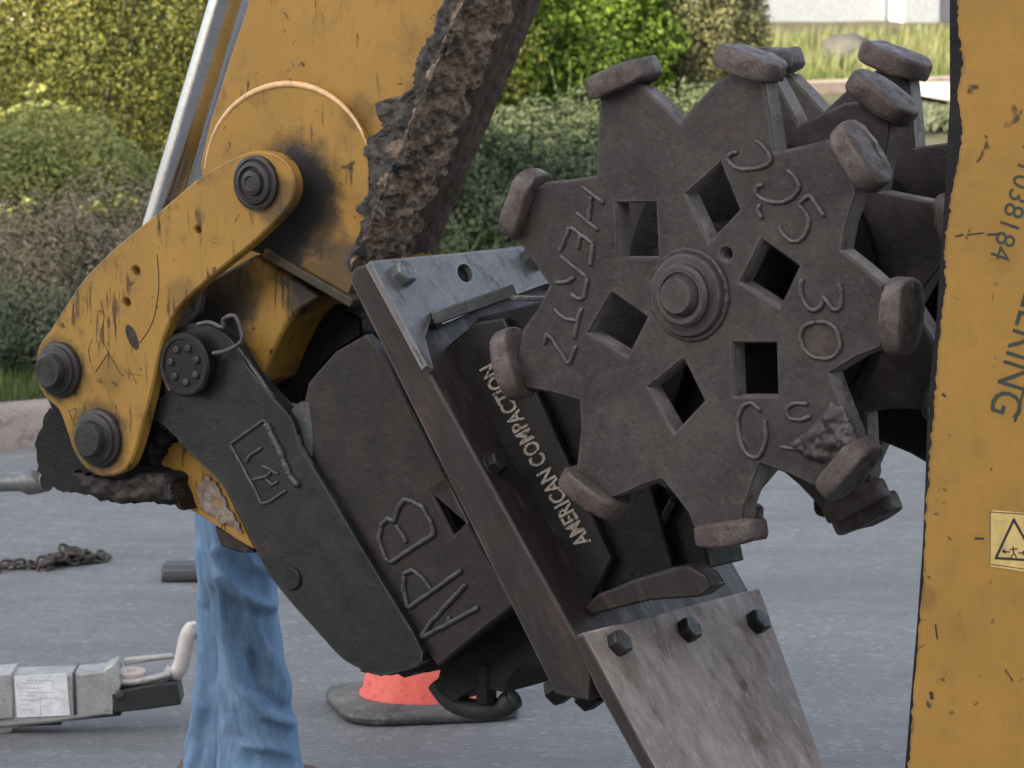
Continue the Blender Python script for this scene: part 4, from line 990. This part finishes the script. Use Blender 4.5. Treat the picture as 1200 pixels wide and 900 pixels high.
for (x, y, x2, y2, wd_) in ((1052 + 44, 732, 1098, 748, 1.6), (1091, 812, 1092, 818, 4), (1143, 631, 1152, 631, 2.4), (1134, 275, 1152, 273, 1.4), (1158, 275, 1170, 274, 2.4), (1120, 277, 1128, 275, 2), (1105, 462, 1107, 464, 3)):
    strokes_flat([[(x, y), (x2, y2)]], BT - .0009, wd_, 'scratch', 'ink_black', boom)

# ================================================================== ROAD THINGS
# traffic cone
surf('cone_orange', (0.70, 0.10, 0.07), (0.80, 0.15, 0.11), 16, 0.65, 0, (0.45, 0.07, 0.05), (.56, .7), 40, .3, .002, grime=.3)
surf('cone_base', (0.055, 0.055, 0.055), (0.16, 0.155, 0.14), 14, 0.8, 0, (0.26, 0.25, 0.22), (0.55, 0.68), 40, 0.5, 0.003)
plain('reflective', (0.75, 0.75, 0.75), 0.4)
cb = onZ(494, 829, 0)
cone = empty('traffic_cone', cb, 'faded orange traffic cone on a scuffed black rubber base', 'cone')
m = MB(); cz = Matrix.Rotation(R(12), 3, 'Z'); pr = []
n_ = 44
def sq(r, k=5.0):
    out = []
    for i in range(n_):
        a = 2 * math.pi * i / n_; q = (abs(math.cos(a)) ** k + abs(math.sin(a)) ** k) ** (-1 / k); out.append(cz @ Vector((r * q * math.cos(a), r * q * math.sin(a), 0)))
    return out
lv = [(.170, 0), (.180, .005), (.183, .016), (.177, .025), (.125, .031)]
vs = [cb + p + Vector((0, 0, z)) for r_, z in lv for p in sq(r_)]
m.add(vs, [(j * n_ + i, j * n_ + (i + 1) % n_, (j + 1) * n_ + (i + 1) % n_, (j + 1) * n_ + i) for j in range(len(lv) - 1) for i in range(n_)] + [tuple(range(n_)), tuple(range((len(lv) - 1) * n_, len(lv) * n_))])
m.build('base', 'cone_base', cone, smooth=50)
bd = MB().lathe(cb, V, [(.028, .128), (.036, .126), (.042, .119), (.30, .085), (.69, .030), (.70, .024), (.70, .018)], 40).build('cone_body', 'cone_orange', cone, smooth=50)
MB().lathe(cb, V, [(.34, .0805), (.345, .0815), (.445, .0665), (.45, .0655)], 40).build('collar', 'reflective', bd, smooth=50)
# trailer tongue with winch hook
surf('galvanised', (0.33, 0.33, 0.32), (0.44, 0.43, 0.41), 20, 0.55, 0.4, (0.20, 0.18, 0.16), (0.58, 0.7), 50, 0.3, 0.001)
plain('label_white', (0.78, 0.79, 0.80), 0.5); plain('label_grey', (0.42, 0.43, 0.44), 0.6)
surf('washer', (0.42, 0.33, 0.28), (0.50, 0.42, 0.37), 40, 0.6, 0.1, None); surf('hook_white', (0.46, 0.42, 0.39), (0.60, 0.56, 0.53), 14, 0.5, 0, (0.25, 0.2, 0.17), (.58, .7), 30, .12, .001, grime=.3)
TY = 7.66
tg0 = onZ(60, 868, 0)
tt_ = empty('trailer_tongue', tg0, 'grey trailer tongue with white label, cable pulley and pale hook lying over the road', 'tow bar')
def YB(px, py, dy=0.0): return onY(px, py, TY + dy)
def yslab(name, pts, d0_, d1_, mat, parent, bevel=.003):
    m = MB(); fr = [YB(x, y, d0_) for x, y in pts]; bk = [p + Vector((0, d1_ - d0_, 0)) for p in fr]; n = len(pts)
    m.add(fr + bk, [tuple(range(n)), tuple(reversed(range(n, 2 * n)))] + [(i, n + i, n + (i + 1) % n, (i + 1) % n) for i in range(n)])
    return m.build(name, mat, parent, bevel=bevel)
beam = yslab('beam', [(-260, 818), (20, 791), (84, 789), (126, 785), (129, 838), (60, 848), (-260, 878)], 0, .09, 'galvanised', tt_, .006)
yslab('end_block', [(-260, 812), (9, 789), (14, 787), (16, 842), (-260, 872)], -.006, .096, 'galvanised', tt_)
lab = yslab('label', [(16, 793), (78, 789), (82, 838), (20, 841)], -.003, -.0005, 'label_white', beam, 0)
def print_on(paths, wpx, mat):
    m = MB()
    for (x0, y0, x1, y1) in paths:
        p = [YB(x, y, -.0036) for x, y in ((x0, y0), (x1, y0), (x1, y1), (x0, y1))]; m.add(p, [(0, 1, 2, 3)])
    return m.build('print', mat, lab, smooth=0)
rl = []
for i, (y, a, b) in enumerate(((797, 30, 60), (800, 26, 52), (806, 22, 44), (811, 32, 60), (815, 24, 40), (818, 48, 66), (825, 24, 33), (827, 50, 58), (831, 26, 36))):
    x = a
    while x < b: 
        l = random.uniform(1.5, 5); rl.append((x, y - i * .0, x + l, y + .9)); x += l + 1.2
rl += [(47, 818, 47.7, 838), (22, 820, 47, 820.6)]
print_on(rl, 1, 'label_grey')
yslab('band', [(84, 788), (88, 788), (90, 838), (86, 839)], -.004, .094, 'weld_dark', beam)
yslab('lower_rail', [(16, 843), (90, 839), (142, 833), (142, 839), (72, 846), (72, 850), (20, 852)], .01, .08, 'black_rubber', tt_)
yslab('jack_foot', [(-4, 848), (12, 846), (14, 858), (-2, 861)], .02, .06, 'hook_white', tt_)
br = yslab('bracket', [(130, 812), (170, 804), (208, 800), (212, 826), (170, 832), (130, 836)], .0, .085, 'black_rubber', tt_)
yslab('bracket_plate', [(122, 784), (134, 778), (142, 800), (132, 838), (124, 838)], .0, .09, 'galvanised', tt_)
yslab('bracket_rail', [(145, 772), (168, 770), (202, 767), (204, 772), (170, 776), (146, 780)], .075, .095, 'galvanised', tt_)
pc = YB(154, 788, .045)
pl = MB().lathe(pc, Vector((0, -.12, 1)), [(-.02, .026), (-.012, .030), (0, .030), (.004, .028), (.004, .010), (0, .009)], 28).build('pulley', 'washer', tt_, smooth=40)
MB().tube([YB(x, y, .02) for x, y in smoothline([(134, 794), (140, 799), (160, 799), (180, 795), (200, 790)], 3)], .0075, 8).build('cable', 'galvanised', tt_, smooth=60)
MB().tube([YB(x, y, .04) for x, y in smoothline([(193, 786), (204, 790), (212, 780), (216, 762), (220, 745), (228, 735), (236, 742), (238, 760)], 4)], [.012] * 4 + [.016] * 8 + [.016] * 8 + [.012] * 9, 12).build('hook', 'hook_white', tt_, smooth=60)
MB().lathe(YB(140, 814, -.002), Vector((0, -1, 0)), [(0, .010), (.004, .009), (.006, .005)], 14).build('bolt', 'weld_dark', br, smooth=40)
# chain on the asphalt
surf('chain_rust', (0.05, 0.04, 0.034), (0.10, 0.08, 0.065), 40, 0.7, 0.3, None, bmp=0.5)
ch0 = onZ(60, 664, 0)
chain = empty('chain', ch0, 'rusty steel chain trailing to a small heap on the asphalt', 'chain')
def link_mesh(c, d, up, L=.034, wd_=.012, r=.0042):
    d = d.normalized(); side = d.cross(up).normalized(); pts = []
    for i in range(14):
        a = 2 * math.pi * i / 14; ca, sa = math.cos(a), math.sin(a)
        pts.append(c + d * (math.copysign(abs(ca) ** .7, ca) * L * .5) + side * (sa * wd_))
    return MB().tube(pts, r, 6, True)
for i in range(12):
    x = -20 + i * 7.2; p = onZ(x, 672 - i * .8 + 1.5 * math.sin(i), 0) + Vector((0, 0, .012)); q = onZ(x + 6, 671 - i * .8, 0) + Vector((0, 0, .012))
    link_mesh(p, q - p, V if i % 2 else Vector((0, -1, .3)), .036).build('link', 'chain_rust', chain, smooth=60)
for i in range(52):
    f = random.random(); x = 50 + 76 * f; hz = .030 * math.sin(math.pi * min(1, f * .8 + .25)) * random.random()
    p = onZ(x, 667 - 12 * f + random.uniform(-3, 3), 0) + Vector((0, 0, .006 + hz))
    dv = Vector((random.gauss(0, 1), random.gauss(0, .7), random.gauss(0, .25))); up_ = Vector((random.gauss(0, .6), random.gauss(0, .6), 1))
    link_mesh(p, dv, up_).build('link', 'chain_rust', chain, smooth=60)
# rubber stop
rb = onZ(208, 679, 0)
m = MB(); vs = []
for x in (-.036, .12):
    for y, z in ((-.045, 0), (-.05, .012), (-.045, .034), (-.03, .040), (.04, .040), (.05, .034), (.05, 0)): vs.append(rb + Vector((x, y, z)))
m.add(vs, [tuple(range(7)), tuple(reversed(range(7, 14)))] + [(i, 7 + i, 7 + (i + 1) % 7, (i + 1) % 7) for i in range(7)])
plain('rubber_grey', (0.05, 0.05, 0.054), 0.5)
tag(m.build('rubber_block', 'rubber_grey', origin=rb, bevel=.006, smooth=40), 'small dark rubber block on the asphalt behind the blue jeans', 'block')

# ================================================================== WORKER
def mat_denim():
    m, t, b, o = nodes('denim')
    v = coords(t); n1 = tnoise(t, v, 7, 6, 0.65); n2 = tnoise(t, coords(t, (1, 1, .25)), 60, 5, 0.7); n3 = tnoise(t, v, 320, 2, 0.5)
    c = mix(t, ramp(t, n1, 0.25, 0.75), (0.085, 0.140, 0.225), (0.165, 0.270, 0.410))
    c = mix(t, math_(t, 'MULTIPLY', ramp(t, n2, 0.45, 0.72), 0.55), c, (0.25, 0.36, 0.48))
    c = mix(t, math_(t, 'MULTIPLY', ramp(t, tnoise(t, v, 12, 5, .7, .4), 0.6, 0.72), 0.5), c, (0.075, 0.07, 0.06))
    t.links.new(c, b.inputs['Base Color']); b.inputs['Roughness'].default_value = 0.9; b.inputs['Specular IOR Level'].default_value = 0.15
    bump(t, b, math_(t, 'ADD', math_(t, 'MULTIPLY', n3, .4), math_(t, 'MULTIPLY', n2, .6)), 0.5, 0.003)
mat_denim()
plain('skin', (0.42, 0.25, 0.18), 0.55); plain('work_shirt', (0.10, 0.105, 0.11), 0.85); plain('boot_leather', (0.09, 0.055, 0.03), 0.6); plain('hair', (0.03, 0.022, 0.016), 0.7)
WY = 7.0
def WP(px, py, dy=0): return onY(px, py, WY + dy)
feet = onZ(290, 1.6 * F / WY - 98, 0)
wk = empty('person', Vector((feet.x, WY, 0)), 'person in worn blue jeans standing behind the coupler', 'person')
pxm = F / WY
def body_chain():
    """standing figure, side on, leaning slightly towards the arm; z in metres"""
    J = {}
    def add(k, x, y, z, r): J[k] = (Vector((x, y, z)), r)
    def XP(px): return (px - 600) / F * WY
    add('pelvis', XP(292), WY + .05, .93, .12); add('waist', XP(300), WY + .05, 1.08, .115); add('chest', XP(330), WY + .05, 1.30, .13); add('neckbase', XP(350), WY + .05, 1.46, .075)
    add('neck', XP(358), WY + .05, 1.53, .055); add('jaw', XP(372), WY + .05, 1.60, .07); add('head', XP(372), WY + .05, 1.69, .088); add('crown', XP(370), WY + .05, 1.76, .06)
    for sgn, k in ((-1, 'l'), (1, 'r')):
        yy = WY + .04 + .08 * sgn
        hx, kx, ax = ((288, 284, 296), (276, 262, 252))[sgn > 0]
        add('hip' + k, XP(hx), yy, .86, .085); add('knee' + k, XP(kx), yy, .50, .055); add('ankle' + k, XP(ax), yy, .10, .038); add('toe' + k, XP(ax) + .13, yy - .02, .03, .026)
        ys = WY + .05 + .17 * sgn; sx = XP(335)
        add('sho' + k, sx, ys, 1.41, .058); add('elb' + k, sx + .0, ys + .03 * sgn, 1.13, .042); add('wri' + k, sx + .02, ys + .03 * sgn, .90, .028); add('palm' + k, sx + .03, ys + .03 * sgn, .83, .030)
        for q, (dx, ln) in enumerate(((-.027, .075), (-.009, .085), (.009, .080), (.027, .065))):
            add('f%d%s' % (q, k), sx + .03 - dx * 1.15, ys + .03 * sgn, .80 - ln * .5, .0095); add('g%d%s' % (q, k), sx + .04 - dx * 1.2, ys + .025 * sgn, .80 - ln * .95, .008)
        add('th' + k, sx + .075, ys + .02 * sgn, .82, .011); add('tt' + k, sx + .09, ys + .01 * sgn, .785, .009)
    E = [('pelvis', 'waist'), ('waist', 'chest'), ('chest', 'neckbase'), ('neckbase', 'neck'), ('neck', 'jaw'), ('jaw', 'head'), ('head', 'crown')]
    for k in 'lr':
        E += [('pelvis', 'hip' + k), ('hip' + k, 'knee' + k), ('knee' + k, 'ankle' + k), ('ankle' + k, 'toe' + k), ('chest', 'sho' + k), ('sho' + k, 'elb' + k), ('elb' + k, 'wri' + k), ('wri' + k, 'palm' + k), ('palm' + k, 'th' + k), ('th' + k, 'tt' + k)]
        for q in range(4): E += [('palm' + k, 'f%d%s' % (q, k)), ('f%d%s' % (q, k), 'g%d%s' % (q, k))]
    return J, E
J, E = body_chain()
names = list(J); me = bpy.data.meshes.new('body'); off = Vector(wk.location)
me.from_pydata([tuple(J[k][0] - off) for k in names], [(names.index(a), names.index(b)) for a, b in E], [])
bo = bpy.data.objects.new('body', me); COL.objects.link(bo); bo.parent = wk; me.materials.append(MATS['skin'])
sm = bo.modifiers.new('skin', 'SKIN'); sm.use_smooth_shade = True
for i, k in enumerate(names):
    sv = me.skin_vertices[0].data[i]; sv.radius = (J[k][1], J[k][1]); sv.use_root = (k == 'pelvis')
ss = bo.modifiers.new('subdivide', 'SUBSURF'); ss.levels = 2; ss.render_levels = 2
def loft(name, mat, parent, rings, nseg=64, fold=None, cap=True):
    """rings: (centre, rx, ry, z-tilt) ; fold(theta, v) -> radial offset"""
    m = MB(); n = nseg; R_ = len(rings)
    for j, (c, rx, ry) in enumerate(rings):
        for i in range(n):
            a = 2 * math.pi * i / n; d = fold(a, c) if fold else 0
            m.v.append(Vector((c.x + (rx + d) * math.cos(a), c.y + (ry + d) * math.sin(a), c.z)))
    for j in range(R_ - 1):
        for i in range(n): m.f.append((j * n + i, j * n + (i + 1) % n, (j + 1) * n + (i + 1) % n, (j + 1) * n + i))
    if cap: m.f += [tuple(range(n)), tuple(range((R_ - 1) * n, R_ * n))]
    return m.build(name, mat, parent, smooth=85)
def interp(tab, y):
    for a, b in zip(tab, tab[1:]):
        if a[0] <= y <= b[0]:
            f = (y - a[0]) / (b[0] - a[0]); f = f * f * (3 - 2 * f); return tuple(a[i] + (b[i] - a[i]) * f for i in range(1, len(a)))
    return tab[-1][1:] if y > tab[-1][0] else tab[0][1:]
def leg(table, dy, seed, side):
    rings = []
    for j in range(190):
        y = 380 + (935 - 380) * j / 189; l, r_ = interp(table, y); c = WP((l + r_) / 2, y, dy); w_ = (r_ - l) / 2 / pxm
        rings.append((c, w_, min(.105, w_ * 1.15)))
    FO = side
    def fold(a, c):
        d_ = (c - CAM); yy = 450 - F * ((d_.z * cp + d_.y * sp) / (d_.y * cp - d_.z * sp)); l, r_ = interp(table, yy); xx = l + (r_ - l) * (1 + math.cos(a)) / 2
        k = .007 * noise.fractal(Vector((math.cos(a) * 1.3 + seed, math.sin(a) * 1.3, c.z * 5)), 1, 2, 2) + .0018 * noise.fractal(Vector((math.cos(a) * 5 + seed, math.sin(a) * 5, c.z * 26)), 1, 2, 3)
        if math.sin(a) < .25:
            for pth, w_, am in FO:
                best = 1e9
                for (x0, y0), (x1, y1) in zip(pth, pth[1:]):
                    dx, dy = x1 - x0, y1 - y0; f = max(0, min(1, ((xx - x0) * dx + (yy - y0) * dy) / (dx * dx + dy * dy))); best = min(best, math.hypot(xx - x0 - f * dx, yy - y0 - f * dy))
                k += 1.25 * am * math.exp(-(best / (w_ * .8)) ** 2) * max(.15, -math.sin(a))
        return k - .003
    return rings, fold
tabR = [(380, 215, 375), (500, 222, 360), (600, 230, 338), (660, 236, 325), (710, 244, 329), (760, 252, 336), (820, 254, 345), (870, 252, 353), (925, 250, 362)]
tabL = [(380, 215, 350), (500, 220, 330), (600, 226, 300), (700, 228, 290), (760, 230, 300), (830, 221, 305), (900, 210, 308), (925, 208, 310)]
jr = empty if False else None
rings, fold = leg(tabR, -.04, 1.3, [([(258, 640), (280, 682), (304, 700), (330, 708)], 9, .018), ([(262, 668), (270, 740), (284, 792), (312, 826), (352, 846)], 9, .022), ([(300, 722), (322, 770), (346, 806)], 10, .008), ([(252, 800), (262, 850), (282, 900), (300, 940)], 11, .010),
     ([(290, 862), (322, 866), (356, 882)], 7, .009), ([(284, 890), (318, 898), (356, 908)], 7, .009), ([(250, 690), (256, 760), (262, 830)], 9, -.014), ([(296, 760), (308, 800), (340, 828)], 9, -.014), ([(276, 830), (300, 880)], 9, -.007), ([(280, 620), (300, 655), (325, 665)], 8, .008)]); loft('jeans_leg', 'denim', wk, rings, 72, fold)
rings, fold = leg(tabL, .12, 4.1, [([(226, 700), (236, 780), (226, 850)], 8, .010), ([(240, 820), (225, 880), (215, 930)], 8, .010), ([(232, 640), (240, 700)], 8, .008)]); loft('jeans_leg', 'denim', wk, rings, 72, fold)
px0 = J['pelvis'][0]
loft('jeans_seat', 'denim', wk, [(Vector((px0.x, px0.y, z)), rx, ry) for z, rx, ry in ((.78, .125, .17), (.86, .14, .18), (.94, .14, .18), (1.02, .13, .165), (1.06, .128, .16))], 48)
def torso(z):
    f = (z - 1.0) / .5; return Vector((px0.x + .09 * f, px0.y, z))
loft('shirt', 'work_shirt', wk, [(torso(z), rx, ry) for z, rx, ry in ((.98, .145, .185), (1.1, .14, .175), (1.25, .15, .19), (1.36, .15, .205), (1.43, .12, .19), (1.47, .085, .10))], 48, lambda a, c: .006 * noise.fractal(Vector((math.cos(a) * 2, math.sin(a) * 2, c.z * 8)), 1, 2, 3))
for k in 'lr':
    a_, b_, c_ = J['sho' + k][0], J['elb' + k][0], J['wri' + k][0]
    MB().tube([a_, a_.lerp(b_, .5), b_, b_.lerp(c_, .5), c_.lerp(b_, .1)], [.075, .062, .056, .048, .042], 16).build('sleeve', 'work_shirt', wk, smooth=70)
    an, to = J['ankle' + k][0], J['toe' + k][0]; m = MB()
    prof = [(-.09, .030, .05), (-.07, .042, .085), (-.02, .046, .10), (.04, .047, .085), (.10, .048, .065), (.16, .044, .055), (.19, .026, .04)]
    vs = []
    for x, hw, ht in prof:
        for q in range(12):
            a = 2 * math.pi * q / 12; vs.append(Vector((an.x + x, an.y + hw * math.cos(a), max(.002, ht * .5 + ht * .5 * math.sin(a)))))
    m.add(vs, [(j * 12 + q, j * 12 + (q + 1) % 12, (j + 1) * 12 + (q + 1) % 12, (j + 1) * 12 + q) for j in range(6) for q in range(12)] + [tuple(range(12)), tuple(range(72, 84))])
    m.tube([an + Vector((-.005, 0, -.05)), an + Vector((-.005, 0, .10))], [.05, .052], 14)
    m.build('boot', 'boot_leather', wk, smooth=50)
hd_ = J['head'][0]; m = MB(); vs = []
for i in range(10):
    th = math.pi * .62 * i / 9
    for j in range(24):
        ph = 2 * math.pi * j / 24; vs.append(hd_ + Vector((math.sin(th) * math.cos(ph) * .108 - .008, math.sin(th) * math.sin(ph) * .096, math.cos(th) * .115 + .012 + (.05 * max(0, math.cos(ph)) * (i / 9)))))
m.add(vs, [(i * 24 + j, i * 24 + (j + 1) % 24, (i + 1) * 24 + (j + 1) % 24, (i + 1) * 24 + j) for i in range(9) for j in range(24)])
m.build('hair', 'hair', wk, smooth=70)
for sg in (-1, 1):
    MB().lathe(hd_ + Vector((.083, .032 * sg, .0)), Vector((1, 0, 0)), [(-.006, .009), (0, .008), (.004, .004)], 10).build('eye', 'ink_black', wk, smooth=60)
    MB().lathe(hd_ + Vector((0, .088 * sg, -.01)), Vector((0, sg, 0)), [(-.006, .024), (.004, .026), (.010, .018)], 12).build('ear', 'skin', wk, smooth=60)
MB().lathe(hd_ + Vector((.085, 0, .01)), Vector((.5, 0, -1)), [(0, .007), (.02, .011), (.042, .015), (.05, .008)], 10).build('nose', 'skin', wk, smooth=60)
MB().box(hd_ + Vector((.078, 0, -.062)), Vector((1, 0, 0)), Vector((0, 1, 0)), V, .006, .022, .004).build('mouth', 'ear_red', wk, bevel=.002)
